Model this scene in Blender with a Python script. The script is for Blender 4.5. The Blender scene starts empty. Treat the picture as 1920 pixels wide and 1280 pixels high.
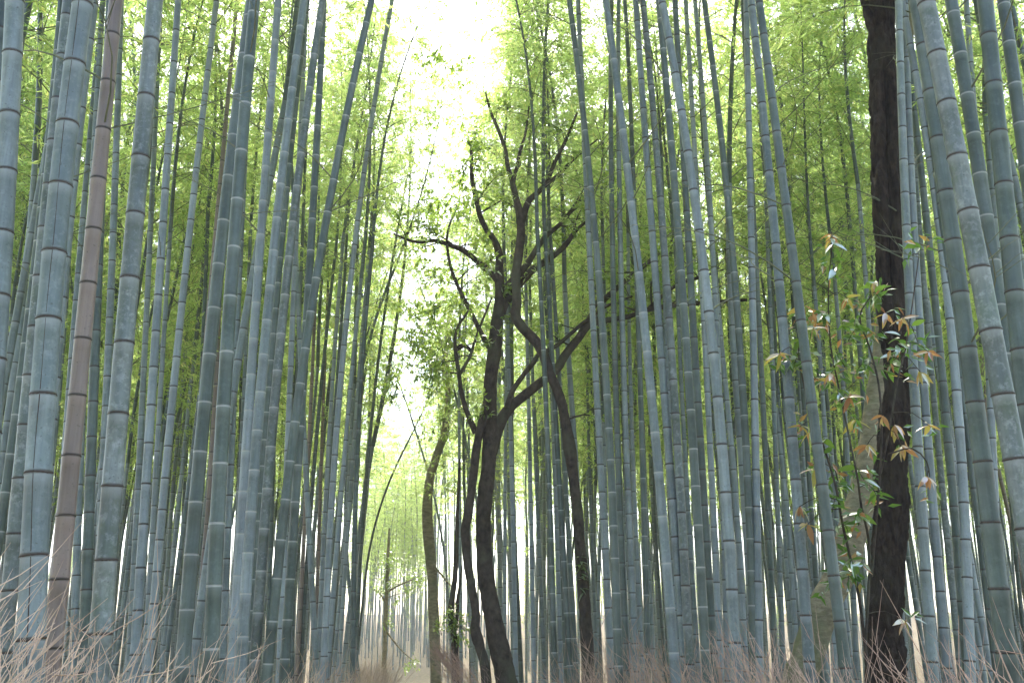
import bpy, math, random
import numpy as np
from mathutils import Vector, Matrix

# ------------------------------------------------------------------ camera, sky, sun, exposure
scene = bpy.context.scene
COL = scene.collection
F_PX = 1920 * 35.0 / 36.0
PITCH = math.radians(17.0)
CAM_Z = 1.6
cam_data = bpy.data.cameras.new("camera")
cam_data.lens = 35.0
cam_data.sensor_width = 36.0
cam_data.clip_start = 0.05
cam_data.clip_end = 2000.0
cam = bpy.data.objects.new("camera", cam_data)
COL.objects.link(cam)
cam.location = (0, 0, CAM_Z)
cam.rotation_euler = (math.pi / 2 + PITCH, 0, 0)
scene.camera = cam

SUN_EL = math.radians(56)
SUN_AZ = math.radians(-8)            # from +Y, negative = towards -X
world = bpy.data.worlds.new("World")
scene.world = world
world.use_nodes = True
wn = world.node_tree.nodes
wn.clear()
w_out = wn.new("ShaderNodeOutputWorld")
w_bg = wn.new("ShaderNodeBackground")
w_sky = wn.new("ShaderNodeTexSky")
w_sky.sky_type = 'NISHITA'
w_sky.sun_disc = False
w_sky.sun_elevation = SUN_EL
w_sky.sun_rotation = SUN_AZ
w_sky.air_density = 1.0
w_sky.dust_density = 3.0
w_sky.ozone_density = 1.0
w_bg.inputs["Strength"].default_value = 0.15
world.node_tree.links.new(w_sky.outputs[0], w_bg.inputs["Color"])
world.node_tree.links.new(w_bg.outputs[0], w_out.inputs["Surface"])

sun_data = bpy.data.lights.new("sun", 'SUN')
sun_data.energy = 1.5
sun_data.angle = math.radians(14)
sun_data.color = (1.0, 0.95, 0.86)
sun = bpy.data.objects.new("sun", sun_data)
COL.objects.link(sun)
sd = Vector((math.sin(SUN_AZ) * math.cos(SUN_EL), math.cos(SUN_AZ) * math.cos(SUN_EL), math.sin(SUN_EL)))
sun.rotation_euler = sd.to_track_quat('Z', 'Y').to_euler()
sun.location = (0, 0, 40)

scene.view_settings.view_transform = 'Standard'
scene.view_settings.look = 'None'
scene.view_settings.gamma = 1.0
scene.view_settings.exposure = 2.75
cy = scene.cycles
cy.max_bounces = 9
cy.diffuse_bounces = 4
cy.glossy_bounces = 2
cy.transmission_bounces = 8
cy.transparent_max_bounces = 4
cy.volume_bounces = 0
cy.caustics_reflective = False
cy.caustics_refractive = False
cy.sample_clamp_indirect = 6.0
cy.use_adaptive_sampling = False
cy.use_denoising = True
try:
    cy.denoiser = 'OPENIMAGEDENOISE'
except Exception:
    pass

HAZE_DENSITY = 0.0016

# ------------------------------------------------------------------ helpers
rng = np.random.RandomState(7)
CAMP = np.array([0, 0, CAM_Z])
RIGHT = np.array([1.0, 0, 0])
FWD = np.array([0, math.cos(PITCH), math.sin(PITCH)])
UP = np.array([0, -math.sin(PITCH), math.cos(PITCH)])


def ray(px, py):
    return (px - 960) / F_PX * RIGHT + (640 - py) / F_PX * UP + FWD


def at_y(px, py, y):
    """the point in the vertical plane at distance y that is seen at this pixel"""
    r = ray(px, py)
    return CAMP + r * (y / r[1])


def mk(name, V, quads=None, tris=None, mats=(), qmat=None, tmat=None, quv=None, smooth=True):
    me = bpy.data.meshes.new(name)
    V = np.asarray(V, dtype=np.float32)
    nq = 0 if quads is None else len(quads)
    nt = 0 if tris is None else len(tris)
    me.vertices.add(len(V))
    me.vertices.foreach_set("co", V.ravel())
    parts, starts, totals, mi = [], [], [], []
    if nq:
        parts.append(np.asarray(quads, dtype=np.int32).ravel())
        starts.append(np.arange(nq) * 4)
        totals.append(np.full(nq, 4))
        mi.append(np.zeros(nq) if qmat is None else qmat)
    if nt:
        parts.append(np.asarray(tris, dtype=np.int32).ravel())
        starts.append(nq * 4 + np.arange(nt) * 3)
        totals.append(np.full(nt, 3))
        mi.append(np.zeros(nt) if tmat is None else tmat)
    loops = np.concatenate(parts)
    me.loops.add(len(loops))
    me.loops.foreach_set("vertex_index", loops.astype(np.int32))
    me.polygons.add(nq + nt)
    me.polygons.foreach_set("loop_start", np.concatenate(starts).astype(np.int32))
    me.polygons.foreach_set("loop_total", np.concatenate(totals).astype(np.int32))
    me.polygons.foreach_set("material_index", np.concatenate(mi).astype(np.int32))
    me.polygons.foreach_set("use_smooth", np.full(nq + nt, smooth, dtype=bool))
    if quv is not None:
        uvl = me.uv_layers.new(name="UVMap")
        full = np.zeros((len(loops), 2), dtype=np.float32)
        full[:nq * 4] = quv.reshape(-1, 2)
        uvl.data.foreach_set("uv", full.ravel())
    for m in mats:
        me.materials.append(m)
    me.update(calc_edges=True)
    return me


def obj(name, me, parent=None, loc=(0, 0, 0), kind=None):
    o = bpy.data.objects.new(name, me)
    COL.objects.link(o)
    o.location = loc
    if parent is not None:
        o.parent = parent
    if kind:
        o["kind"] = kind
    return o


def tag(o, label, cat, group=None):
    o["label"] = label
    o["category"] = cat
    if group:
        o["group"] = group
    return o


def frames(P):
    n = len(P)
    T = np.gradient(P, axis=0)
    T /= np.linalg.norm(T, axis=1)[:, None] + 1e-12
    a = np.array([1.0, 0, 0]) if abs(T[0][0]) < 0.9 else np.array([0, 1.0, 0])
    N = np.zeros_like(P)
    v = a - T[0] * a.dot(T[0])
    N[0] = v / np.linalg.norm(v)
    for i in range(1, n):
        v = N[i - 1] - T[i] * N[i - 1].dot(T[i])
        N[i] = v / (np.linalg.norm(v) + 1e-12)
    return T, N, np.cross(T, N)


def tube(P, R, sides, v=None, radial=None):
    """quads of a tube along P; v = a value per ring for the UV; radial = factor (n, sides)"""
    P = np.asarray(P, float)
    R = np.asarray(R, float)
    n = len(P)
    T, N, B = frames(P)
    a = np.arange(sides) * 2 * np.pi / sides
    rr = R[:, None] * (np.ones((n, sides)) if radial is None else radial)
    V = P[:, None, :] + rr[..., None] * (np.cos(a)[None, :, None] * N[:, None, :] + np.sin(a)[None, :, None] * B[:, None, :])
    i, j = np.meshgrid(np.arange(n - 1), np.arange(sides), indexing='ij')
    jn = (j + 1) % sides
    Q = np.stack([i * sides + j, i * sides + jn, (i + 1) * sides + jn, (i + 1) * sides + j], -1).reshape(-1, 4)
    uv = None
    if v is not None:
        v = np.asarray(v, float)
        u0, u1 = j / sides, (j + 1) / sides
        uv = np.stack([np.stack([u0, v[i]], -1), np.stack([u1, v[i]], -1),
                       np.stack([u1, v[i + 1]], -1), np.stack([u0, v[i + 1]], -1)], -2).reshape(-1, 4, 2)
    return V.reshape(-1, 3), Q, uv


class Soup:
    """collects quads (with a material index) into one mesh"""
    def __init__(self):
        self.V, self.Q, self.M, self.UV, self.n = [], [], [], [], 0

    def add(self, V, Q, m=0, uv=None):
        self.V.append(V)
        self.Q.append(Q + self.n)
        self.M.append(np.full(len(Q), m))
        self.UV.append(np.zeros((len(Q), 4, 2)) if uv is None else uv)
        self.n += len(V)

    def mesh(self, name, mats, smooth=True):
        return mk(name, np.concatenate(self.V), np.concatenate(self.Q), mats=mats, qmat=np.concatenate(self.M),
                  quv=np.concatenate(self.UV), smooth=smooth)


def vnoise(p, seed=0):
    """trilinear value noise, p (n,3) -> (n,) in -1..1"""
    p = np.asarray(p, float) + seed * 17.31
    i = np.floor(p).astype(np.int64)
    f = p - i
    f = f * f * (3 - 2 * f)
    out = 0
    for dx in (0, 1):
        for dy in (0, 1):
            for dz in (0, 1):
                h = (i[:, 0] + dx) * 374761393 + (i[:, 1] + dy) * 668265263 + (i[:, 2] + dz) * 2147483647 + seed * 974711
                h = (h ^ (h >> 13)) * 1274126177
                h = ((h ^ (h >> 16)) & 0xffff) / 32767.5 - 1
                w = (f[:, 0] if dx else 1 - f[:, 0]) * (f[:, 1] if dy else 1 - f[:, 1]) * (f[:, 2] if dz else 1 - f[:, 2])
                out = out + h * w
    return out


def spline(P, step):
    """Catmull-Rom resampling of rows (position + extra columns)"""
    P = np.asarray(P, float)
    Q = np.vstack([2 * P[0] - P[1], P, 2 * P[-1] - P[-2]])
    out = []
    for k in range(1, len(Q) - 2):
        a, b, c, d = Q[k - 1], Q[k], Q[k + 1], Q[k + 2]
        m = max(2, int(np.linalg.norm((c - b)[:3]) / step))
        for t in np.arange(m) / m:
            out.append(0.5 * (2 * b + (c - a) * t + (2 * a - 5 * b + 4 * c - d) * t * t + (3 * b - a - 3 * c + d) * t ** 3))
    out.append(P[-1])
    return np.array(out)


# ------------------------------------------------------------------ materials
def new_mat(name):
    m = bpy.data.materials.new(name)
    m.use_nodes = True
    nt = m.node_tree
    nt.nodes.clear()
    out = nt.nodes.new("ShaderNodeOutputMaterial")
    return m, nt, out


def N_(nt, t, **kw):
    n = nt.nodes.new(t)
    for k, v in kw.items():
        setattr(n, k, v)
    return n


def rgb(c):
    return (c[0], c[1], c[2], 1.0)


def mix(nt, fac, a, b, blend='MIX'):
    n = N_(nt, "ShaderNodeMix", data_type='RGBA', blend_type=blend)
    L = nt.links
    for sock, val in ((n.inputs[0], fac), (n.inputs[6], a), (n.inputs[7], b)):
        if isinstance(val, bpy.types.NodeSocket):
            L.new(val, sock)
        elif isinstance(val, (int, float)):
            sock.default_value = val
        else:
            sock.default_value = rgb(val)
    return n.outputs[2]


def ramp(nt, src, stops, interp='LINEAR'):
    n = N_(nt, "ShaderNodeValToRGB")
    n.color_ramp.interpolation = interp
    el = n.color_ramp.elements
    while len(el) < len(stops):
        el.new(0.5)
    for e, (p, c) in zip(el, stops):
        e.position = p
        e.color = rgb(c) if not isinstance(c, (int, float)) else (c, c, c, 1)
    nt.links.new(src, n.inputs[0])
    return n.outputs[0]


def noise(nt, vec, scale, detail=3.0, rough=0.55):
    n = N_(nt, "ShaderNodeTexNoise")
    n.inputs["Scale"].default_value = scale
    n.inputs["Detail"].default_value = detail
    n.inputs["Roughness"].default_value = rough
    if vec is not None:
        nt.links.new(vec, n.inputs["Vector"])
    return n.outputs["Fac"]


def obj_coord(nt, scale=(1, 1, 1)):
    """object coordinates shifted by the object's own random number"""
    tc = N_(nt, "ShaderNodeTexCoord")
    oi = N_(nt, "ShaderNodeObjectInfo")
    mul = N_(nt, "ShaderNodeMath", operation='MULTIPLY')
    mul.inputs[1].default_value = 57.0
    nt.links.new(oi.outputs["Random"], mul.inputs[0])
    add = N_(nt, "ShaderNodeVectorMath", operation='ADD')
    nt.links.new(tc.outputs["Object"], add.inputs[0])
    nt.links.new(mul.outputs[0], add.inputs[1])
    sc = N_(nt, "ShaderNodeVectorMath", operation='MULTIPLY')
    sc.inputs[1].default_value = scale
    nt.links.new(add.outputs[0], sc.inputs[0])
    return add.outputs[0], sc.outputs[0], oi.outputs["Random"]


def culm_mat(name, c1, c2, bloom, bloom_amt, ring, moss=0.0):
    m, nt, out = new_mat(name)
    L = nt.links
    p = N_(nt, "ShaderNodeBsdfPrincipled")
    vec, streak, rnd = obj_coord(nt, (34, 34, 1.3))
    c1, c2, bloom = [[x * 0.74 for x in c] for c in (c1, c2, bloom)]
    base = mix(nt, rnd, c1, c2)
    n1 = noise(nt, vec, 2.2, 4, 0.6)
    base = mix(nt, ramp(nt, n1, [(0.35, 0.0), (0.7, 0.55)]), base, bloom)
    n2 = noise(nt, streak, 1.0, 3, 0.6)
    base = mix(nt, ramp(nt, n2, [(0.38, 0.42), (0.62, 0.0)]), base, [x * 0.62 for x in c1])
    n3 = noise(nt, vec, 26.0, 5, 0.7)
    base = mix(nt, ramp(nt, n3, [(0.5, 0.0), (0.68, bloom_amt)]), base, bloom)
    if moss:
        n4 = noise(nt, vec, 5.0, 6, 0.75)
        base = mix(nt, ramp(nt, n4, [(0.52, 0.0), (0.6, moss)]), base, (0.055, 0.085, 0.035))
    tc = N_(nt, "ShaderNodeTexCoord")
    sep = N_(nt, "ShaderNodeSeparateXYZ")
    L.new(tc.outputs["UV"], sep.inputs[0])
    fr = N_(nt, "ShaderNodeMath", operation='FRACT')
    L.new(sep.outputs[1], fr.inputs[0])
    flo = N_(nt, "ShaderNodeMath", operation='FLOOR')
    L.new(sep.outputs[1], flo.inputs[0])
    rm = N_(nt, "ShaderNodeMath", operation='MULTIPLY_ADD')
    rm.inputs[1].default_value = 91.7
    L.new(rnd, rm.inputs[0])
    L.new(flo.outputs[0], rm.inputs[2])
    wnz = N_(nt, "ShaderNodeTexWhiteNoise", noise_dimensions='1D')
    L.new(rm.outputs[0], wnz.inputs["W"])
    base = mix(nt, 1.0, base, ramp(nt, wnz.outputs["Value"], [(0.0, 0.80), (1.0, 1.14)]), 'MULTIPLY')
    n5 = noise(nt, vec, 70.0, 2, 0.5)
    base = mix(nt, ramp(nt, n5, [(0.66, 0.0), (0.72, 0.6)]), base, (0.05, 0.05, 0.042))
    # waxy bloom below each node, the sheath scar itself
    base = mix(nt, ramp(nt, fr.outputs[0], [(0.0, 0.0), (0.80, 0.0), (0.97, 0.55), (1.0, 0.55)]), base, bloom)
    if ring == 'd':
        base = mix(nt, ramp(nt, fr.outputs[0], [(0.0, 0.88), (0.022, 0.88), (0.034, 0.0), (0.97, 0.0), (0.985, 0.7), (1.0, 0.88)]),
                   base, (0.045, 0.036, 0.03))
    else:
        base = mix(nt, ramp(nt, fr.outputs[0], [(0.0, 0.75), (0.010, 0.75), (0.02, 0.0), (0.972, 0.0), (0.984, 0.75), (1.0, 0.75)]),
                   base, (0.40, 0.41, 0.38))
    L.new(base, p.inputs["Base Color"])
    r = ramp(nt, n3, [(0.3, 0.32), (0.75, 0.55)])
    L.new(r, p.inputs["Roughness"])
    p.inputs["Specular IOR Level"].default_value = 0.5
    bmp = N_(nt, "ShaderNodeBump")
    bmp.inputs["Strength"].default_value = 0.12
    bmp.inputs["Distance"].default_value = 0.004
    L.new(n2, bmp.inputs["Height"])
    L.new(bmp.outputs[0], p.inputs["Normal"])
    L.new(p.outputs[0], out.inputs[0])
    return m


def plain_mat(name, c1, c2, scale=8.0, rough=0.85, stretch=(1, 1, 1), bump=0.3, spec=0.2, rnd_amt=0.0, c3=None):
    m, nt, out = new_mat(name)
    L = nt.links
    p = N_(nt, "ShaderNodeBsdfPrincipled")
    vec, sv, rnd = obj_coord(nt, stretch)
    n1 = noise(nt, sv, scale, 6, 0.65)
    c = ramp(nt, n1, [(0.3, c1), (0.7, c2)])
    if c3 is not None:
        c = mix(nt, ramp(nt, noise(nt, vec, 1.7, 4, 0.7), [(0.5, 0.0), (0.64, 0.8)]), c, c3)
    L.new(c, p.inputs["Base Color"])
    p.inputs["Roughness"].default_value = rough
    p.inputs["Specular IOR Level"].default_value = spec
    b = N_(nt, "ShaderNodeBump")
    b.inputs["Strength"].default_value = bump
    b.inputs["Distance"].default_value = 0.02
    L.new(n1, b.inputs["Height"])
    L.new(b.outputs[0], p.inputs["Normal"])
    L.new(p.outputs[0], out.inputs[0])
    return m


def leaf_mat(name, cols, trans, tfac=0.5, gloss=0.0, island=True):
    m, nt, out = new_mat(name)
    L = nt.links
    if island:
        src = N_(nt, "ShaderNodeNewGeometry").outputs["Random Per Island"]
    else:
        src = N_(nt, "ShaderNodeObjectInfo").outputs["Random"]
    c = ramp(nt, src, cols)
    d = N_(nt, "ShaderNodeBsdfDiffuse")
    L.new(c, d.inputs[0])
    t = N_(nt, "ShaderNodeBsdfTranslucent")
    tcol = mix(nt, 1.0, c, trans, 'MULTIPLY')
    L.new(tcol, t.inputs[0])
    ms = N_(nt, "ShaderNodeMixShader")
    ms.inputs[0].default_value = tfac
    L.new(d.outputs[0], ms.inputs[1])
    L.new(t.outputs[0], ms.inputs[2])
    last = ms.outputs[0]
    if gloss:
        g = N_(nt, "ShaderNodeBsdfGlossy")
        g.inputs["Roughness"].default_value = 0.28
        g.inputs["Color"].default_value = (1, 1, 1, 1)
        fr = N_(nt, "ShaderNodeFresnel")
        fr.inputs[0].default_value = 1.45
        mul = N_(nt, "ShaderNodeMath", operation='MULTIPLY')
        mul.inputs[1].default_value = gloss
        L.new(fr.outputs[0], mul.inputs[0])
        m2 = N_(nt, "ShaderNodeMixShader")
        L.new(mul.outputs[0], m2.inputs[0])
        L.new(last, m2.inputs[1])
        L.new(g.outputs[0], m2.inputs[2])
        last = m2.outputs[0]
    L.new(last, out.inputs[0])
    return m


BLOOM = (0.42, 0.47, 0.48)
CM = {
    'B': {r: culm_mat("culm_blue_grey_" + r, (0.125, 0.168, 0.165), (0.225, 0.268, 0.258), BLOOM, 0.32, r) for r in 'dw'},
    'S': {r: culm_mat("culm_pale_blue_" + r, (0.22, 0.272, 0.285), (0.30, 0.352, 0.36), (0.50, 0.54, 0.56), 0.25, r) for r in 'dw'},
    'G': {r: culm_mat("culm_green_" + r, (0.050, 0.078, 0.058), (0.105, 0.138, 0.112), (0.25, 0.29, 0.27), 0.22, r) for r in 'dw'},
    'M': {r: culm_mat("culm_mottled_" + r, (0.09, 0.118, 0.102), (0.13, 0.155, 0.14), (0.38, 0.41, 0.40), 0.7, r, 0.35) for r in 'dw'},
    'T': {r: culm_mat("culm_dry_tan_" + r, (0.27, 0.195, 0.16), (0.31, 0.225, 0.185), (0.40, 0.32, 0.28), 0.15, r) for r in 'dw'},
}
M_RING_D = plain_mat("node_scar_dark", (0.03, 0.022, 0.018), (0.085, 0.06, 0.045), 60, 0.9)
M_RING_W = plain_mat("node_scar_pale", (0.20, 0.185, 0.16), (0.38, 0.375, 0.345), 60, 0.85)
M_TWIG = plain_mat("bamboo_twig", (0.10, 0.115, 0.07), (0.2, 0.2, 0.12), 10, 0.8)
M_LEAF = leaf_mat("bamboo_leaf", [(0.0, (0.12, 0.17, 0.05)), (0.5, (0.16, 0.215, 0.07)), (0.85, (0.205, 0.25, 0.085)), (1.0, (0.28, 0.27, 0.10))],
                  (3.5, 3.45, 3.4), 0.64)
M_TLEAF = leaf_mat("tree_leaf", [(0.0, (0.08, 0.135, 0.035)), (0.6, (0.115, 0.175, 0.045)), (1.0, (0.16, 0.21, 0.055))], (3.2, 3.1, 1.8), 0.6, 0.3)
M_GLEAF = leaf_mat("sapling_leaf_green", [(0.0, (0.06, 0.12, 0.03)), (1.0, (0.12, 0.19, 0.045))], (2.4, 2.5, 1.4), 0.45, 0.4, False)
M_OLEAF = leaf_mat("sapling_leaf_copper", [(0.0, (0.34, 0.17, 0.09)), (0.35, (0.44, 0.25, 0.10)), (0.6, (0.46, 0.35, 0.10)), (1.0, (0.38, 0.37, 0.09))], (1.6, 1.5, 1.2), 0.45, 0.3, False)
M_BARK_D = plain_mat("bark_dark", (0.005, 0.0035, 0.003), (0.058, 0.041, 0.031), 22, 0.95, (1, 1, 0.4), 1.0, 0.15, c3=(0.04, 0.033, 0.024))
M_BARK_C = plain_mat("bark_brown", (0.02, 0.015, 0.012), (0.095, 0.073, 0.056), 16, 0.9, (1, 1, 0.7), 1.0, 0.2, c3=(0.085, 0.085, 0.055))
M_BARK_T = plain_mat("bark_tan", (0.13, 0.11, 0.07), (0.36, 0.31, 0.21), 9, 0.85, (1, 1, 2.2), 0.8, 0.2, c3=(0.15, 0.16, 0.085))
M_BRUSH = plain_mat("dry_brush", (0.29, 0.185, 0.125), (0.60, 0.44, 0.32), 3, 0.8, (1, 1, 1), 0.0)
M_BRUSH_R = plain_mat("reddish_brush", (0.27, 0.165, 0.12), (0.54, 0.375, 0.285), 3, 0.8, (1, 1, 1), 0.0)
M_GROUND = plain_mat("leaf_litter", (0.10, 0.075, 0.045), (0.26, 0.21, 0.14), 9, 0.95, (1, 1, 1), 0.8)
M_PATH = plain_mat("packed_path", (0.20, 0.185, 0.165), (0.30, 0.28, 0.25), 5, 0.9, (1, 1, 1), 0.4)

# ------------------------------------------------------------------ ground and path
def grid_sheet(name, x0, x1, y0, y1, nx, ny, z, amp, mat, shape=None):
    xs, ys = np.meshgrid(np.linspace(x0, x1, nx), np.linspace(y0, y1, ny))
    V = np.stack([xs.ravel(), ys.ravel(), np.full(xs.size, z)], -1)
    if shape is not None:
        V = shape(V)
    V[:, 2] += amp * vnoise(V * 0.35, 3)
    i, j = np.meshgrid(np.arange(ny - 1), np.arange(nx - 1), indexing='ij')
    k = i * nx + j
    Q = np.stack([k, k + 1, k + nx + 1, k + nx], -1).reshape(-1, 4)
    o = obj(name, mk(name, V, Q, mats=[mat]))
    o["kind"] = "structure"
    return o


def left_wall(y):
    return np.where(y < 14, -2.1, -2.1 - (y - 14) * 0.146)


def right_wall(y):
    return np.where(y < 14, 2.7 - (y - 5.6) * 0.26, np.where(y < 20, 0.5 - (y - 14) * 0.3, -1.3 - (y - 20) * 0.11))


def rise(x, y):
    """the ground climbs gently beyond the near grove"""
    return np.minimum(np.maximum(np.hypot(x, y) - 40, 0) * 0.09, 4.2)


def ground_shape(V):
    V[:, 2] += rise(V[:, 0], V[:, 1])
    return V


grid_sheet("ground", -150, 150, -60, 190, 120, 100, -0.06, 0.05, M_GROUND, ground_shape)


def path_shape(V):
    t = (V[:, 0] + 1) / 2
    y = V[:, 1]
    yy = np.maximum(y, 3)
    a, b = left_wall(yy) + 0.75, np.maximum(right_wall(yy) - 0.75, left_wall(yy) + 2.2)
    V[:, 0] = a + (b - a) * t
    return V


grid_sheet("path", -1, 1, -20, 42, 8, 90, 0.004, 0.004, M_PATH, path_shape)

# ------------------------------------------------------------------ bamboo: culms, crowns, node rings
def culm_profile(s_nodes, length, r0, r1, fine):
    """rings along a culm: arc positions, radii, v = node count + fraction"""
    S, R, Vv = [0.0], [r0], [0.5]
    rad = lambda s: r0 + (r1 - r0) * (s / length)
    for k in range(len(s_nodes) - 1):
        a, b = s_nodes[k], s_nodes[k + 1]
        d = b - a
        r = rad(a)
        if fine:
            offs = [(-0.012, 1.0), (-0.003, 1.055), (0.004, 1.01), (0.010, 1.045), (0.024, 1.0)]
        else:
            offs = [(-0.006, 1.0), (0.002, 1.04), (0.014, 1.0)]
        for o_, m_ in offs:
            S.append(a + o_)
            R.append(r * m_)
            Vv.append(k + 1 + o_ / d)
        S.append(a + 0.5 * d)
        R.append(rad(a + 0.5 * d) * 0.992)
        Vv.append(k + 1.5)
    S.append(length)
    R.append(r1)
    Vv.append(len(s_nodes) - 0.5)
    return np.array(S), np.array(R), np.array(Vv)


def node_list(length, inter, rs):
    s, out, k = 0.12, [], 0
    while s < length - 0.05:
        out.append(s)
        grow = min(1.0, 0.42 + 0.11 * k)
        s += inter * grow * rs.uniform(0.94, 1.06)
        k += 1
    out.append(length + 0.05)
    return out


def kite_leaves(P, D, Nn, Ls, Ws):
    """one four-cornered leaf per row, tip along D, folded a little about its midrib"""
    Dn = D / (np.linalg.norm(D, axis=1)[:, None] + 1e-9)
    side = np.cross(Dn, Nn)
    side /= np.linalg.norm(side, axis=1)[:, None] + 1e-9
    nrm = np.cross(side, Dn)
    a = P
    m = P + Dn * (Ls * 0.38)[:, None] - nrm * (Ls * 0.03)[:, None]
    l = m + side * (Ws * 0.5)[:, None] + nrm * (Ws * 0.15)[:, None]
    r = m - side * (Ws * 0.5)[:, None] + nrm * (Ws * 0.15)[:, None]
    t = P + Dn * Ls[:, None] - nrm * (Ls * 0.10)[:, None]
    n = len(P)
    V = np.stack([a, l, t, r], 1).reshape(-1, 3)
    k = np.arange(n) * 4
    T = np.concatenate([np.stack([k, k + 2, k + 1], -1), np.stack([k, k + 3, k + 2], -1)])
    return V, T


CROWN_L = 7.0


def make_crown(seed, n_tw=10, n_lf=12, leaf_scale=1.0):
    rs = np.random.RandomState(seed)
    s = Soup()
    ts = np.linspace(0, 1, 26)
    nod = rs.uniform(0.7, 1.5)
    ax = np.stack([nod * ts ** 2.4, 0.15 * (np.sin(ts * 3 + seed) - np.sin(seed)), CROWN_L * (ts - 0.05 * ts ** 3)], -1)
    V, Q, uv = tube(ax, 0.033 * (1 - ts) ** 0.9 + 0.003, 6, ts * 24)
    s.add(V, Q, 0, uv)
    LP, LD = [], []
    n_nodes = 25
    az0 = rs.uniform(0, 6.28)
    for k in range(n_nodes):
        t = (k + 0.2) / n_nodes
        base = np.array([np.interp(t, ts, ax[:, c]) for c in range(3)])
        for b in range(2):
            if t < 0.25 and rs.rand() < 0.45:
                continue
            az = az0 + k * math.pi + (0.5 if b else -0.5) + rs.uniform(-0.5, 0.5)
            el = math.radians(rs.uniform(28, 52))
            L = (1.65 - 1.15 * t) * rs.uniform(0.65, 1.1)
            h = np.array([math.cos(az), math.sin(az), 0])
            u = np.linspace(0, 1, 6)
            droop = rs.uniform(0.25, 0.55)
            P = base + np.outer(u * L * math.cos(el), h) + np.outer(u * L * math.sin(el) - droop * L * u ** 2.2, [0, 0, 1])
            V, Q, uv = tube(P, 0.0065 * (1 - u) + 0.0018, 3)
            s.add(V, Q, 1)
            for w in range(n_tw):
                f = rs.uniform(0.22, 1.0)
                p0 = np.array([np.interp(f, u, P[:, c]) for c in range(3)])
                az2 = az + rs.choice([-1, 1]) * rs.uniform(0.2, 1.3)
                l2 = rs.uniform(0.22, 0.5) * (1.1 - 0.3 * t)
                d2 = np.array([math.cos(az2), math.sin(az2), rs.uniform(-0.35, 0.55)])
                p1 = p0 + d2 * l2
                p1[2] -= 0.25 * l2
                if w % 2 == 0:
                    V, Q, uv = tube(np.array([p0, (p0 + p1) / 2 + [0, 0, 0.03], p1]), [0.0022, 0.0018, 0.001], 3)
                    s.add(V, Q, 1)
                g = rs.uniform(0.25, 1.05, n_lf)[:, None]
                LP.append(p0 + (p1 - p0) * g + rs.normal(0, 0.012, (n_lf, 3)))
                d = (p1 - p0) / l2 + rs.normal(0, 0.55, (n_lf, 3))
                d[:, 2] -= 0.35
                LD.append(d)
    LP, LD = np.concatenate(LP), np.concatenate(LD)
    n = len(LP)
    Nn = rs.normal(0, 0.55, (n, 3)) + [0, 0, 1.0]
    V, T = kite_leaves(LP, LD, Nn, rs.uniform(0.085, 0.14, n) * leaf_scale, rs.uniform(0.016, 0.024, n) * leaf_scale)
    wood = s.mesh("branchwork", [CM['G']['d'], M_TWIG])
    leaf = mk("foliage", V, tris=T, mats=[M_LEAF], smooth=False)
    return wood, leaf


CROWNS = [make_crown(100 + k) for k in range(8)]

# dark and pale node rings of unit radius
def ring_mesh(seed, mat, h):
    rs = np.random.RandomState(seed)
    n = 18
    a = np.arange(n) * 2 * np.pi / n
    prof = [(1.0, -h), (1.055, -h * 0.7), (1.08, 0.0), (1.055, h * 0.6), (1.0, h)]
    wob = 0.05 * np.sin(a * 2 + rs.uniform(0, 6)) * rs.uniform(0.2, 1.0) + rs.normal(0, 0.012, n)
    V = []
    for r, z in prof:
        rr = r + rs.normal(0, 0.006, n)
        V.append(np.stack([rr * np.cos(a), rr * np.sin(a), z + wob + rs.normal(0, 0.01, n)], -1))
    V = np.concatenate(V)
    i, j = np.meshgrid(np.arange(len(prof) - 1), np.arange(n), indexing='ij')
    Q = np.stack([i * n + j, i * n + (j + 1) % n, (i + 1) * n + (j + 1) % n, (i + 1) * n + j], -1).reshape(-1, 4)
    return mk("node_ring", V, Q, mats=[mat])


RINGS = {'d': [ring_mesh(s, M_RING_D, 0.085) for s in range(5)], 'w': [ring_mesh(s + 9, M_RING_W, 0.042) for s in range(5)]}


def side_branch(seed):
    """a thin bare lower branch with a few twigs"""
    rs = np.random.RandomState(seed)
    s = Soup()
    u = np.linspace(0, 1, 7)
    L = rs.uniform(1.0, 1.7)
    el = math.radians(rs.uniform(30, 50))
    P = np.stack([u * L * math.cos(el), 0.08 * np.sin(u * 4) * L, u * L * math.sin(el) - 0.22 * L * u ** 2], -1)
    V, Q, uv = tube(P, 0.006 * (1 - u) + 0.0016, 4)
    s.add(V, Q)
    for k in range(5):
        f = rs.uniform(0.25, 0.95)
        p0 = np.array([np.interp(f, u, P[:, c]) for c in range(3)])
        d = np.array([rs.uniform(0.3, 1), rs.choice([-1, 1]) * rs.uniform(0.3, 1), rs.uniform(0, 0.8)])
        d /= np.linalg.norm(d)
        l2 = rs.uniform(0.2, 0.55)
        p1 = p0 + d * l2
        V, Q, uv = tube(np.array([p0, (p0 + p1) / 2 + [0, 0, 0.02], p1]), [0.003, 0.0022, 0.001], 3)
        s.add(V, Q)
    return s.mesh("branch", [M_TWIG])


SIDE = [side_branch(300 + k) for k in range(5)]

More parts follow.
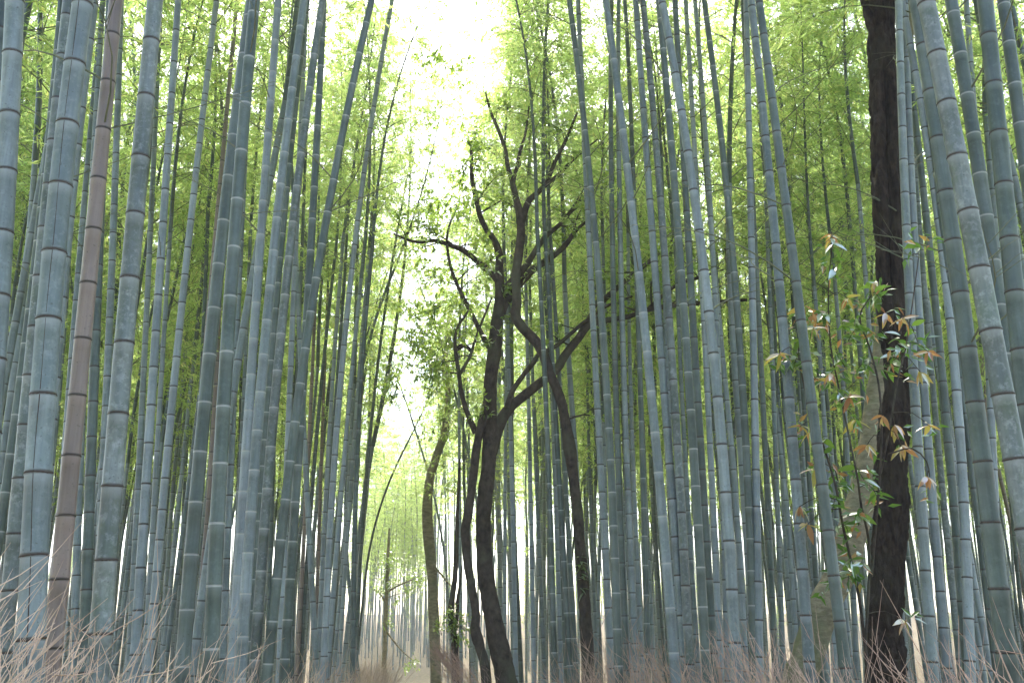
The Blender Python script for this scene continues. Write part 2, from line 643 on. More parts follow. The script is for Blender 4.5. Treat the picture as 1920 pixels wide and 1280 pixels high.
# traced culms: side, colour type, ring, width px at mid height, pixels from top to bottom
TR = [
 ('L','G','d',40,[(2,60),(-50,640)]),
 ('L','B','d',42,[(27,60),(8,400),(-28,900)]),
 ('L','B','d',48,[(148,60),(88,640),(62,1100)]),
 ('L','T','d',34,[(212,60),(155,640),(110,1100)]),
 ('L','M','d',38,[(283,60),(233,640),(197,1100)]),
 ('L','B','d',20,[(175,60),(138,350),(112,640),(75,1100)]),
 ('L','B','d',13,[(190,60),(138,640),(105,1100)]),
 ('L','G','w',17,[(107,60),(47,640),(-15,1100)]),
 ('L','M','d',28,[(118,60),(62,640),(20,1100)]),
 ('L','G','d',8,[(66,60),(27,640),(5,1100)]),
 ('L','B','d',9,[(86,60),(17,640)]),
 ('L','B','d',9,[(52,60),(5,640)]),
 ('L','S','d',17,[(328,60),(295,570),(262,1100)]),
 ('L','S','d',11,[(348,60),(308,640),(280,1100)]),
 ('L','S','d',15,[(397,60),(370,300),(333,640),(292,1100)]),
 ('L','G','d',10,[(404,60),(382,640),(362,1100)]),
 ('L','T','d',10,[(410,60),(413,300),(409,640),(378,1100)]),
 ('L','T','d',11,[(437,60),(408,350),(388,640),(348,1100)]),
 ('L','G','w',26,[(460,60),(425,350),(395,640),(355,1100)]),
 ('L','G','w',28,[(475,60),(450,300),(429,640),(400,1100)]),
 ('L','B','d',15,[(228,60),(205,640),(183,1100)]),
 ('L','G','d',19,[(200,60),(178,640),(163,1100)]),
 ('L','B','d',14,[(185,60),(158,640),(143,1100)]),
 ('L','B','d',12,[(298,60),(272,640),(250,1100)]),
 ('L','B','d',13,[(468,60),(442,640),(424,1100)]),
 ('L','S','w',19,[(518,60),(500,250),(477,640),(445,1100)]),
 ('L','B','w',20,[(560,60),(520,400),(496,640),(462,1100)]),
 ('L','G','w',13,[(570,60),(537,350),(513,640),(475,1100)]),
 ('L','M','w',19,[(598,60),(552,400),(527,640),(487,1100)]),
 ('L','G','d',9,[(588,60),(560,640),(549,1100)]),
 ('L','G','w',17,[(605,60),(592,300),(573,640),(543,1100)]),
 ('L','G','w',18,[(685,60),(622,350),(577,640),(517,1100)]),
 ('L','S','d',12,[(572,60),(547,640),(530,1100)]),
 ('L','B','d',11,[(540,60),(562,640),(585,1100)]),
 ('L','G','d',8,[(688,60),(640,400),(609,640),(573,1100)]),
 ('L','G','d',8,[(680,60),(637,640),(603,1100)]),
 ('L','S','d',12,[(724,60),(685,320),(644,640),(614,1100)]),
 ('L','S','d',10,[(728,60),(690,440),(660,640),(627,1100)]),
 ('L','S','d',9,[(680,60),(628,640),(603,1100)]),
 ('L','B','d',7,[(760,450),(730,530),(690,640),(655,1100)]),
 ('L','S','d',8,[(712,250),(678,640),(645,1100)]),
 ('L','G','d',10,[(705,400),(678,700),(663,1100)]),
 ('L','G','d',7,[(735,500),(700,760),(673,1100)]),
 ('L','G','d',5,[(780,800),(730,900),(700,1000),(685,1080)]),
 ('L','B','d',9,[(480,60),(462,640),(438,1100)]),
 ('L','T','d',8,[(610,60),(588,640),(565,1100)]),
 ('L','G','d',9,[(542,60),(520,640),(505,1100)]),
 ('L','T','d',7,[(625,300),(610,640),(595,1100)]),
 # the stand with the vine-clad dark tree
 ('R','G','w',11,[(978,60),(1003,250),(1013,640),(1037,1100)]),
 ('R','G','w',11,[(1000,60),(1012,250),(1033,640),(1060,1100)]),
 ('R','G','w',10,[(1008,100),(1018,260),(1045,640),(1071,1100)]),
 ('R','G','w',15,[(1074,60),(1105,330),(1131,640),(1155,1100)]),
 ('R','B','d',13,[(1087,60),(1093,250),(1115,640),(1138,1100)]),
 ('R','B','d',9,[(1123,60),(1122,200),(1136,640),(1150,1100)]),
 ('R','G','d',12,[(1145,250),(1152,640),(1168,1100)]),
 ('R','B','w',18,[(1143,60),(1172,300),(1212,640),(1253,1100)]),
 ('R','B','d',16,[(1195,60),(1222,420),(1237,640),(1274,1100)]),
 ('R','B','d',21,[(1254,60),(1300,370),(1338,640),(1371,1100)]),
 ('R','G','w',17,[(1241,60),(1260,320),(1288,640),(1315,1100)]),
 ('R','B','d',11,[(1231,60),(1250,640),(1265,1100)]),
 ('R','G','d',15,[(1267,60),(1301,640),(1330,1100)]),
 ('R','S','d',12,[(1287,60),(1300,270),(1321,640),(1344,1100)]),
 ('R','S','d',12,[(1308,60),(1325,320),(1346,640),(1360,1100)]),
 ('R','G','w',15,[(1327,60),(1365,400),(1387,640),(1410,1100)]),
 ('R','S','d',15,[(1402,60),(1410,400),(1412,640),(1421,1100)]),
 ('R','G','d',11,[(1395,60),(1425,640),(1447,1100)]),
 ('R','B','d',20,[(1415,60),(1450,400),(1470,640),(1507,1100)]),
 ('R','G','d',21,[(1434,60),(1480,420),(1508,640),(1565,1100)]),
 ('R','G','d',10,[(1450,60),(1472,300),(1500,640),(1530,1100)]),
 ('R','S','d',10,[(1475,60),(1507,350),(1535,600),(1560,1100)]),
 ('R','B','d',10,[(1508,60),(1545,360),(1575,640),(1600,1100)]),
 ('R','G','d',7,[(1537,60),(1547,370),(1560,640),(1575,1100)]),
 ('R','G','d',10,[(1562,60),(1595,430),(1612,640),(1640,1100)]),
 ('R','S','d',11,[(1579,60),(1605,330),(1632,640),(1655,1100)]),
 ('R','S','d',8,[(1617,60),(1625,380),(1640,640),(1650,1100)]),
 ('R','B','d',19,[(1687,60),(1697,250),(1708,640),(1738,1100)]),
 ('R','S','d',18,[(1714,100),(1760,400),(1787,640),(1813,1100)]),
 ('R','G','d',34,[(1727,60),(1780,400),(1812,640),(1872,1100)]),
 ('R','M','d',42,[(1750,60),(1797,300),(1862,640),(1945,1100)]),
 ('R','G','w',31,[(1795,60),(1850,430),(1884,640),(1935,1100)]),
 ('R','S','d',14,[(1815,60),(1832,250),(1850,640),(1872,1100)]),
 ('R','G','d',37,[(1850,60),(1880,350),(1912,640),(1960,1100)]),
 ('R','G','w',28,[(1890,60),(1917,260),(1965,640)]),
 ('R','G','d',10,[(1900,40),(1950,640)]),
 ('R','S','d',16,[(1700,60),(1727,640),(1762,1100)]),
 ('R','M','d',12,[(1712,250),(1742,640),(1785,1100)]),
 ('R','G','d',15,[(1722,250),(1762,640),(1800,1100)]),
 ('R','B','d',10,[(1430,200),(1447,640),(1463,1100)]),
 ('R','B','d',9,[(1440,250),(1457,700),(1490,1100)]),
 ('R','S','d',7,[(861,500),(861,820),(863,1100)]),
 ('R','S','d',5,[(791,845),(829,1010),(840,1120)]),
 ('R','B','d',6,[(872,820),(894,940),(915,1100)]),
 ('R','S','d',8,[(950,640),(947,900),(946,1180)]),
 ('R','S','d',10,[(952,640),(962,1000),(967,1280)]),
 ('R','B','d',8,[(992,500),(1002,800),(1014,1100)]),
 ('R','S','d',9,[(985,500),(992,800),(998,1100)]),
 ('R','S','d',9,[(1030,500),(1038,800),(1047,1100)]),
 ('R','B','d',7,[(1098,300),(1100,640),(1113,1100)]),
 ('R','S','d',9,[(1178,200),(1180,640),(1197,1100)]),
 ('R','S','d',7,[(1215,400),(1194,640),(1170,1000)]),
 ('R','G','w',11,[(1182,200),(1198,640),(1211,1100)]),
 ('R','B','d',12,[(1160,200),(1168,640),(1185,1100)]),
 ('R','M','d',16,[(1225,200),(1258,640),(1285,1100)]),
 ('R','B','d',10,[(1262,300),(1274,640),(1299,1100)]),
 ('R','G','d',8,[(1350,250),(1368,640),(1390,1100)]),
]

NAMED = {
 (88,640): "thickest blue-grey bamboo, a long dark crack down its side, beside the broad pinkish dry culm",
 (155,640): "broad pinkish-tan dry bamboo with brown rings between two thick grey-green culms",
 (233,640): "thick speckled grey-green bamboo standing next to the broad pinkish dry culm",
 (8,400): "thick smooth blue-grey bamboo on the outer side of the cracked culm",
 (62,640): "grey lichen-spotted bamboo tucked behind the foot of the thick cracked culm",
 (47,640): "dark green bamboo with white rings beyond the thick cracked culm",
 (425,350): "stout dark green bamboo with pale rings, crossed by two thin tan culms",
 (450,300): "stout dark green bamboo with bright white rings beside its pale-ringed twin",
 (622,350): "dark green bamboo leaning far out over the path across its upright neighbours",
 (562,640): "slim blue-grey bamboo tilting back against the lean of all its neighbours",
 (413,300): "thin tan dry bamboo rising almost straight and crossing another thin tan culm",
 (408,350): "thin tan dry bamboo slanting across the other thin tan culm behind the stout white-ringed pair",
 (780,800): "very thin arching bamboo bowed over the bright end of the path",
 (760,450): "thin blue-grey bamboo whose top bows out into the bright gap over the path",
 (791,845): "very thin pale bamboo slanting beside the tan elbowed trunk",
 (1105,330): "green bamboo with bright white rings in front of the far-reaching limbs of the dark trees",
 (1172,300): "leaning grey-green bamboo with white rings and green moss patches near its foot",
 (1300,370): "thick leaning blue-grey bamboo with thin dark rings amid slimmer upright culms",
 (1258,640): "slim bamboo covered in mottled pale lichen beside the moss-patched white-ringed culm",
 (1697,250): "upright blue-grey bamboo standing right in front of the dark vine-clad trunk",
 (1797,300): "thick leaning bamboo blotched with whitish bloom beside the dark vine-clad trunk",
 (1780,400): "thick dark green bamboo between the bloom-blotched culm and the dark vine-clad trunk",
 (1850,430): "thick green bamboo with faint pale rings half hidden by the bloom-blotched culm",
 (1880,350): "thick dark green bamboo with black rings, outside the bloom-blotched culm",
 (1917,260): "dark green bamboo with pale rings at the outer edge beyond the thick black-ringed culm",
 (1450,400): "blue-grey leaning bamboo with dark rings just behind the outermost copper sapling leaves",
 (1480,420): "dark green leaning bamboo crossing the foot of the tan leaning trunk",
 (1410,400): "straight pale blue bamboo with black rings standing just outside the leaning pair by the sapling",
 (1215,400): "thin pale bamboo slanting against the lean of the culms round it",
}
TYPE_WORDS = {'B': 'blue-grey', 'S': 'pale blue', 'G': 'dark green', 'M': 'mottled grey', 'T': 'dry tan'}


LAND = [(88, "the thick cracked culm"), (155, "the broad pinkish dry culm"), (233, "the thick speckled culm"), (330, "the two thin tan culms"), (412, "the stout white-ringed pair"),
        (577, "the far-leaning green culm"), (690, "the bright gap over the path"), (810, "the tan elbowed trunk"), (925, "the forked dark tree"), (1035, "the S-bent dark tree"),
        (1131, "the white-ringed green culm"), (1212, "the moss-patched leaning culm"), (1338, "the thick leaning blue-grey culm"), (1412, "the straight pale blue culm"),
        (1500, "the leaning pair by the sapling"), (1590, "the copper-leaved sapling"), (1675, "the dark split trunk"), (1862, "the bloom-blotched thick culm")]


def landmark(px):
    return min(LAND, key=lambda q: abs(q[0] - px))[1]


def culm_label(typ, ringt, w, px):
    size = 'thick' if w >= 26 else 'medium-thick' if w >= 15 else 'slim' if w >= 9.5 else 'thin'
    return "%s %s bamboo with %s close to %s" % (size, TYPE_WORDS[typ], 'dark rings' if ringt == 'd' else 'pale rings', landmark(px))


def rot_to(v, spin):
    q = Vector(v).to_track_quat('Z', 'Y')
    return q.to_matrix().to_4x4() @ Matrix.Rotation(spin, 4, 'Z')


def add_crown(root, k, p_local, tangent, spin, sc):
    wood, leaf = CROWNS[k % len(CROWNS)]
    M = Matrix.Translation(Vector(p_local)) @ rot_to(tangent, spin) @ Matrix.Scale(sc, 4)
    for nm, me in (("branchwork", wood), ("foliage", leaf)):
        o = obj(nm, me, root, kind="stuff")
        o.matrix_local = M


bases = []
lean_dbg = []
for ti, (side, typ, ringt, w, pts) in enumerate(TR):
    rs = np.random.RandomState(1000 + ti)
    diam = (0.060 + 0.00135 * min(w, 50)) * rs.uniform(0.97, 1.03)
    zc = diam * F_PX / w
    mid = pts[len(pts) // 2]
    y0 = zc * ray(*mid)[1]
    W = np.array([at_y(px, py, y0) for px, py in pts])
    W = W[np.argsort(W[:, 2])]
    deg = 2 if len(W) >= 3 else 1
    co = np.polyfit(W[:, 2], W[:, 0], deg)
    zlo, zhi = W[0, 2], W[-1, 2]
    px_ = np.poly1d(co)
    dpx = px_.deriv()
    ytilt = rs.uniform(-0.012, 0.012)

    def pos(z):
        z = np.asarray(z, float)
        zi = np.clip(z, zlo, zhi)
        over = z - zi
        x = px_(zi) + over * dpx(zi)
        # the top bows on gently
        up_ = np.maximum(z - zhi, 0)
        x = x + np.sign(dpx(zhi) + 1e-9) * 0.006 * up_ ** 2
        return np.stack([x, y0 + ytilt * (z - 3) + 0 * z, z], -1)
    lean_dbg.append((side, float(dpx((zlo + zhi) / 2))))
    base = pos(0.0)
    bases.append(base[:2])
    ztop_frame = CAM_Z + y0 * 0.735
    if y0 < 12:
        zc0 = max(7.0, ztop_frame + 0.2) + rs.uniform(0, 1.0)
    else:
        zc0 = rs.uniform(6.2, 8.5)
    inter = rs.uniform(0.30, 0.37) * (0.75 + 2.6 * diam)
    nodes = node_list(zc0, inter, rs)
    r0, r1 = diam / 2 * 1.06, max(0.024, diam / 2 * 0.74)
    S, R, Vv = culm_profile(nodes, zc0, r0, r1, w >= 14)
    S = S.copy()
    S[0] = -0.15
    P = pos(S)
    root = bpy.data.objects.new("bamboo", None)
    COL.objects.link(root)
    root.location = (base[0], base[1], 0)
    root.empty_display_size = 0.2
    key = next((p for p in pts if p in NAMED), None)
    lab = NAMED[key] if key else culm_label(typ, ringt, w, min(pts, key=lambda q: abs(q[1] - 640))[0])
    tag(root, lab, "bamboo", "bamboo culms of the grove" if key else lab)
    off = np.array([base[0], base[1], 0])
    V, Q, uv = tube(P - off, R, 18 if w >= 26 else 14 if w >= 14 else 9, Vv)
    culm = obj("culm", mk("culm", V, Q, mats=[CM[typ][ringt]], quv=uv), root)
    # node rings of the larger culms, where the photograph shows them
    if w >= 13:
        rk = 0
        for s_ in nodes[:-1]:
            if s_ < 1.2 or s_ > ztop_frame + 0.5:
                continue
            p_ = pos(s_) - off
            tg = pos(s_ + 0.05) - pos(s_ - 0.05)
            rr = (r0 + (r1 - r0) * s_ / zc0) * 1.005
            ro = obj("node_ring", RINGS[ringt][rs.randint(5)], culm)
            ro.matrix_local = Matrix.Translation(Vector(p_)) @ rot_to(tg, rs.uniform(0, 6.28)) @ Matrix.Scale(rr, 4)
    if (88, 640) in pts:
        cz = np.linspace(1.3, ztop_frame + 0.6, 90)
        rr = r0 + (r1 - r0) * cz / zc0
        wob = 0.10 * np.sin(cz * 2.1) + 0.05 * np.sin(cz * 7.3) + 0.12 * vnoise(np.stack([cz * 2, cz * 0, cz * 0], -1), 4)
        ca = math.atan2(-base[1], -base[0]) - 0.22 + wob * 0.6
        cp = pos(cz) - off + np.stack([rr * np.cos(ca), rr * np.sin(ca), 0 * cz], -1)
        V, Q, uv = tube(cp, 0.0022 * (0.5 + np.abs(vnoise(np.stack([cz * 5, cz * 0, cz * 0], -1), 5))), 5)
        obj("crack", mk("crack", V, Q, mats=[M_RING_D]), culm)
    # thin bare branches low on some culms
    if 8 < w < 36 and y0 < 13 and rs.rand() < 0.85:
        for b in range(rs.randint(1, 5)):
            cand = [s_ for s_ in nodes[:-1] if ztop_frame * 0.55 < s_ < ztop_frame + 0.6]
            if not cand:
                continue
            s_ = cand[rs.randint(len(cand))]
            bo = obj("branch", SIDE[rs.randint(5)], root)
            bo.matrix_local = Matrix.Translation(Vector(pos(s_) - off)) @ Matrix.Rotation(rs.uniform(0, 6.28), 4, 'Z') @ Matrix.Scale(rs.uniform(0.7, 1.1), 4)
    tip = pos(zc0) - off
    tg = pos(zc0) - pos(zc0 - 0.3)
    add_crown(root, ti, tip, tg, rs.uniform(0, 6.28), (r1 / 0.035) * 1.0 if y0 > 12 else rs.uniform(0.85, 1.05))
print("mean lean L %.3f R %.3f" % (np.mean([v for s, v in lean_dbg if s == 'L']), np.mean([v for s, v in lean_dbg if s == 'R'])))

# the rest of the two stands: culms with parts, sharing a few meshes
def template_culm(seed, typ, ringt, L=7.2):
    rs = np.random.RandomState(seed)
    r0, r1 = 0.045, 0.034
    nodes = node_list(L, 0.34, rs)
    S, R, Vv = culm_profile(nodes, L, r0, r1, False)
    S[0] = -0.15
    b = rs.uniform(0.0, 0.35)
    ph = rs.uniform(0, 6.28)
    P = np.stack([b * (S / L) ** 2, 0.04 * np.sin(S * 0.9 + ph) * (S / L), S], -1)
    V, Q, uv = tube(P, R, 8, Vv)
    tg = P[-1] - P[-2]
    return mk("culm", V, Q, mats=[CM[typ][ringt]], quv=uv), P[-1], tg


TEMPL = [(t, r, template_culm(500 + k, t, r)) for k, (t, r) in enumerate(
    [('B', 'd'), ('S', 'd'), ('G', 'd'), ('G', 'w'), ('B', 'w'), ('M', 'd'), ('S', 'd'), ('B', 'd'), ('T', 'd'), ('G', 'd')])]
TEMPL_LOW = [(t, r, template_culm(540 + k, t, r, 5.0)) for k, (t, r) in enumerate([('B', 'd'), ('S', 'd'), ('G', 'd'), ('S', 'd'), ('B', 'w'), ('M', 'd')])]
N_RANDOM = 300 - len(TR) - 2
rs = np.random.RandomState(42)
spots = []
tries = 0
while len(spots) < N_RANDOM and tries < 200000:
    tries += 1
    y = math.sqrt(rs.uniform(8.5 ** 2, 29 ** 2))
    x = rs.uniform(-0.56 * y - 1.5, 0.56 * y + 1.5)
    lw, rw = float(left_wall(y)), float(right_wall(y))
    if x < lw - (1.0 if y < 14 else 0.15):
        sd_ = 'L'
    elif x > rw + (1.0 if y < 14 else 0.35):
        sd_ = 'R'
    else:
        continue
    mind = 0.42 if y < 18 else 0.6
    if any((x - q[0]) ** 2 + (y - q[1]) ** 2 < mind ** 2 for q in spots):
        continue
    if any((x - q[0]) ** 2 + (y - q[1]) ** 2 < 0.35 ** 2 for q in bases):
        continue
    spots.append((x, y, sd_))
for k, (x, y, sd_) in enumerate(spots):
    ki = rs.choice(len(TEMPL), p=np.array([2.5, 3.5, 1.5, 1.0, 1.2, .8, 3.5, 2.5, .6, 1.5]) / 18.6)
    t, r, (me, tip, tg) = TEMPL[ki]
    if y > 17 and rs.rand() < 0.6:
        t, r, (me, tip, tg) = TEMPL_LOW[rs.choice(6, p=[.25, .25, .15, .2, .1, .05])]
    sc = rs.uniform(0.82, 1.12)
    root = bpy.data.objects.new("bamboo", None)
    COL.objects.link(root)
    root.empty_display_size = 0.2
    root.location = (x, y, 0)
    lean = rs.uniform(0, 0.035)
    la = rs.uniform(0, 6.28)
    if (sd_ == 'L' and x > float(left_wall(y)) - 1.5) or (sd_ == 'R' and x < float(right_wall(y)) + 1.5):
        lean, la = rs.uniform(0.02, 0.075), (math.pi / 2 if sd_ == 'L' else -math.pi / 2) + rs.uniform(-0.5, 0.5)
    root.rotation_euler = (lean * math.cos(la), lean * math.sin(la), 0)
    root.scale = (sc, sc, sc)
    dist = "distant" if y > 24 else "farther"
    lab = "%s %s bamboo with %s deep behind %s" % (dist, TYPE_WORDS[t], 'dark rings' if r == 'd' else 'pale rings', landmark(960 + x / y * F_PX))
    tag(root, lab, "bamboo", lab)
    spin = rs.uniform(0, 6.28)
    c = obj("culm", me, root)
    c.rotation_euler = (0, 0, spin)
    wd = rs.uniform(0.72, 1.3)
    c.scale = (wd, wd, 1)
    Rz = Matrix.Rotation(spin, 4, 'Z')
    cr = rs.randint(len(CROWNS))
    # crown slides down the culm a little, from one bamboo to the next
    add_crown(root, cr, Rz @ Vector((tip[0] * wd, tip[1] * wd, tip[2])), Rz @ Vector(tg), rs.uniform(0, 6.28), rs.uniform(1.0, 1.3))

# the far grove, one mass: instances of the culms and crowns above on scattered points
pts, rots, scs = [], [], []
while len(pts) < 420:
    y = math.sqrt(rs.uniform(38 ** 2, 85 ** 2))
    x = rs.uniform(-0.58 * y - 2, 0.58 * y + 2)
    pxl = 960 + x / y * F_PX
    if 672 < pxl < 815:
        if y < 46:
            continue
        s_ = rs.uniform(0.42, 0.72)
    else:
        s_ = rs.uniform(0.85, 1.2)
    pts.append((x, y, float(rise(x, y))))
    rots.append((rs.uniform(-0.04, 0.04), rs.uniform(-0.04, 0.04), rs.uniform(0, 6.28)))
    scs.append(s_)
# the bend of the path closes the view with young bamboo
while len(pts) < 540:
    y = rs.uniform(44, 78)
    x = (rs.uniform(672, 815) - 960) / F_PX * y
    pts.append((x, y, float(rise(x, y))))
    rots.append((rs.uniform(-0.04, 0.04), rs.uniform(-0.04, 0.04), rs.uniform(0, 6.28)))
    scs.append(rs.uniform(0.40, 0.66) if len(pts) % 3 else rs.uniform(0.75, 1.0))
# more culms deep in the stands, and low young ones under them
while len(pts) < 1140:
    y = math.sqrt(rs.uniform(13 ** 2, 42 ** 2)) if len(pts) < 1000 else math.sqrt(rs.uniform(50 ** 2, 85 ** 2))
    x = rs.uniform(-0.58 * y - 2, 0.58 * y + 2)
    pxl = 960 + x / y * F_PX
    if float(left_wall(y)) - 0.3 < x < float(right_wall(y)) + 0.9 or 672 < pxl < 815 or (y < 24 and pxl < 1100 and x > 0):
        continue
    if len(pts) < 1000 and any((x - q[0]) ** 2 + (y - q[1]) ** 2 < 0.32 ** 2 for q in spots):
        continue
    pts.append((x, y, float(rise(x, y))))
    rots.append((rs.uniform(-0.04, 0.04), rs.uniform(-0.04, 0.04), rs.uniform(0, 6.28)))
    scs.append(rs.uniform(0.85, 1.15) if len(pts) <= 1000 else rs.uniform(0.3, 0.5))
# low scrub of young bamboo far back
n0 = len(pts)
while len(pts) < n0 + 380:
    y = math.sqrt(rs.uniform(36 ** 2, 84 ** 2))
    x = rs.uniform(-0.58 * y - 2, 0.58 * y + 2)
    if y < 44 and 672 < 960 + x / y * F_PX < 815:
        continue
    pts.append((x, y, float(rise(x, y))))
    rots.append((rs.uniform(-0.05, 0.05), rs.uniform(-0.05, 0.05), rs.uniform(0, 6.28)))
    scs.append(rs.uniform(0.16, 0.36))
# the grove goes on beside and behind the camera, left open along the path
while len(pts) < n0 + 690:
    r_ = math.sqrt(rs.uniform(4.0 ** 2, 34 ** 2))
    az = rs.uniform(0, 6.2832)
    x, y = r_ * math.sin(az), r_ * math.cos(az)
    if abs(x) < 0.60 * y + 2.2 or (y < 6 and abs(x) < 2.4):
        continue
    pts.append((x, y, 0))
    rots.append((rs.uniform(-0.04, 0.04), rs.uniform(-0.04, 0.04), rs.uniform(0, 6.28)))
    scs.append(rs.uniform(0.95, 1.25))
gm = bpy.data.meshes.new("far_bamboo_grove")
gm.from_pydata(pts, [], [])
at = gm.attributes.new("rot", 'FLOAT_VECTOR', 'POINT')
at.data.foreach_set("vector", np.array(rots, dtype=np.float32).ravel())
at = gm.attributes.new("scl", 'FLOAT', 'POINT')
at.data.foreach_set("value", np.array(scs, dtype=np.float32))
pick = [rs.randint(3) if math.hypot(q[0], q[1]) < 20 or (math.hypot(q[0], q[1]) < 38 and rs.rand() < 0.5) else 3 + rs.randint(3) for q in pts]
at = gm.attributes.new("pick", 'INT', 'POINT')
at.data.foreach_set("value", np.array(pick, dtype=np.int32))
grove = obj("far_bamboo_grove", gm, kind="stuff")
tag(grove, "hazy mass of far bamboo and pale leaves closing the grove behind", "bamboo grove")
# source: three of the bamboos just built (their culm and crown meshes, unmoved)
ng = bpy.data.node_groups.new("far_grove", 'GeometryNodeTree')
ng.interface.new_socket("Geometry", in_out='INPUT', socket_type='NodeSocketGeometry')
ng.interface.new_socket("Geometry", in_out='OUTPUT', socket_type='NodeSocketGeometry')
gi, go = ng.nodes.new("NodeGroupInput"), ng.nodes.new("NodeGroupOutput")
iop = ng.nodes.new("GeometryNodeInstanceOnPoints")
iop.inputs["Pick Instance"].default_value = True
jn = ng.nodes.new("GeometryNodeJoinGeometry")
by_mesh = {}
for o in bpy.data.objects:
    if o.type == 'MESH' and o.parent is not None and o.data.name not in by_mesh:
        by_mesh[o.data.name] = o
SRC = [TEMPL[1], TEMPL[0], TEMPL[6], TEMPL_LOW[0], TEMPL_LOW[1], TEMPL_LOW[3]]
for k in range(6):
    me, tip, tg = SRC[k][2]
    wood, leaf = CROWNS[k]
    if me.name not in by_mesh:
        continue
    sub = ng.nodes.new("GeometryNodeJoinGeometry")
    for src, up_ in ((me, 0), (wood, 1), (leaf, 1)):
        oi = ng.nodes.new("GeometryNodeObjectInfo")
        oi.inputs["Object"].default_value = by_mesh[src.name]
        oi.transform_space = 'ORIGINAL'
        gsock = oi.outputs["Geometry"]
        if up_:
            tf = ng.nodes.new("GeometryNodeTransform")
            tf.inputs["Translation"].default_value = tip
            ng.links.new(gsock, tf.inputs["Geometry"])
            gsock = tf.outputs["Geometry"]
        ng.links.new(gsock, sub.inputs[0])
    g2i = ng.nodes.new("GeometryNodeGeometryToInstance")
    ng.links.new(sub.outputs[0], g2i.inputs[0])
    ng.links.new(g2i.outputs[0], jn.inputs[0])
na = ng.nodes.new("GeometryNodeInputNamedAttribute")
na.data_type = 'FLOAT_VECTOR'
na.inputs["Name"].default_value = "rot"
nb = ng.nodes.new("GeometryNodeInputNamedAttribute")
nb.data_type = 'FLOAT'
nb.inputs["Name"].default_value = "scl"
ng.links.new(gi.outputs[0], iop.inputs["Points"])
ng.links.new(jn.outputs[0], iop.inputs["Instance"])
ng.links.new(na.outputs["Attribute"], iop.inputs["Rotation"])
ng.links.new(nb.outputs["Attribute"], iop.inputs["Scale"])
nc = ng.nodes.new("GeometryNodeInputNamedAttribute")
nc.data_type = 'INT'
nc.inputs["Name"].default_value = "pick"
ng.links.new(nc.outputs["Attribute"], iop.inputs["Instance Index"])
ng.links.new(iop.outputs[0], go.inputs[0])
md = grove.modifiers.new("grove", 'NODES')
md.node_group = ng

# ------------------------------------------------------------------ trees
def limb_mesh(name, rows, mat, base, sides=12, step=0.05, rough=0.08, freq=9.0, seed=0):
    """rows of (x, y, z, radius) -> a bark tube with an uneven surface"""
    P = spline(rows, step)
    C, R = P[:, :3], np.maximum(P[:, 3], 0.003)
    n = len(C)
    T, Nn, B = frames(C)
    a = np.arange(sides) * 2 * np.pi / sides
    surf = C[:, None, :] + R[:, None, None] * (np.cos(a)[None, :, None] * Nn[:, None, :] + np.sin(a)[None, :, None] * B[:, None, :])
    q = surf.reshape(-1, 3)
    rad = 1 + rough * (vnoise(q * freq, seed) + 0.6 * vnoise(q * freq * 2.3, seed + 1) + 0.5 * vnoise(q * freq * 0.4, seed + 2))
    V, Q, uv = tube(C - base, R, sides, radial=rad.reshape(n, sides))
    V = np.vstack([V, (C[-1] + T[-1] * R[-1] * 0.5 - base)[None]])
    last = (n - 1) * sides
    tr = np.array([[last + j, last + (j + 1) % sides, len(V) - 1] for j in range(sides)])
    return mk(name, V, Q, tr, mats=[mat]), C, R


def pix_rows(pts, y, dy=0.0):
    """(px, py, r px[, y offset]) -> (x, y, z, r)"""
    out = []
    for i, p in enumerate(pts):
        yy = y + (p[3] if len(p) > 3 else dy * i / max(1, len(pts) - 1))
        w_ = at_y(p[0], p[1], yy)
        depth = (w_ - CAMP).dot(FWD)
        out.append((w_[0], w_[1], w_[2], p[2] / F_PX * depth))
    return np.array(out)


def leaf_cloud(name, sprigs, mat, seed, base, n_lf=8, size=0.075, spread=0.22, sub=5):
    """sprigs: positions + directions; each makes small twigs with hanging leaves"""
    rs = np.random.RandomState(seed)
    s = Soup()
    LP, LD = [], []
    for p, d in sprigs:
        for k in range(sub):
            dd = d + rs.normal(0, 0.6, 3)
            dd /= np.linalg.norm(dd)
            l = rs.uniform(0.6, 1.5) * spread
            p1 = p + dd * l + [0, 0, -0.12 * l]
            V, Q, uv = tube(np.array([p, (p + p1) / 2, p1]) - base, [0.003, 0.0022, 0.001], 3)
            s.add(V, Q)
            f = rs.uniform(0.35, 1.05, n_lf)[:, None]
            LP.append(p + (p1 - p) * f)
            x = dd + rs.normal(0, 0.65, (n_lf, 3))
            x[:, 2] -= 0.5
            LD.append(x)
    LP, LD = np.concatenate(LP) - base, np.concatenate(LD)
    n = len(LP)
    V, T = kite_leaves(LP, LD, rs.normal(0, 0.6, (n, 3)) + [0, 0, 1], rs.uniform(0.7, 1.25, n) * size, rs.uniform(0.30, 0.42, n) * size)
    return s, mk(name, V, tris=T, mats=[mat], smooth=False)


def grow_twigs(C, R, rs, n, length, r_lo=0.4):
    """little side shoots along a limb: rows of points plus the sprig positions"""
    out = []
    for k in range(n):
        i = rs.randint(int(len(C) * r_lo), len(C))
        d = rs.normal(0, 1, 3)
        d[2] = abs(d[2]) * 0.7 + 0.1
        d /= np.linalg.norm(d)
        l = rs.uniform(0.4, 1.2) * length
        m = C[i] + d * l * 0.5 + rs.normal(0, 0.05 * l, 3)
        e = C[i] + d * l + rs.normal(0, 0.1 * l, 3) + [0, 0, -0.1 * l]
        r = min(R[i] * 0.4, 0.016)
        out.append((np.array([[*C[i], r], [*m, r * 0.7], [*e, 0.003]]), m, e, d))
    return out


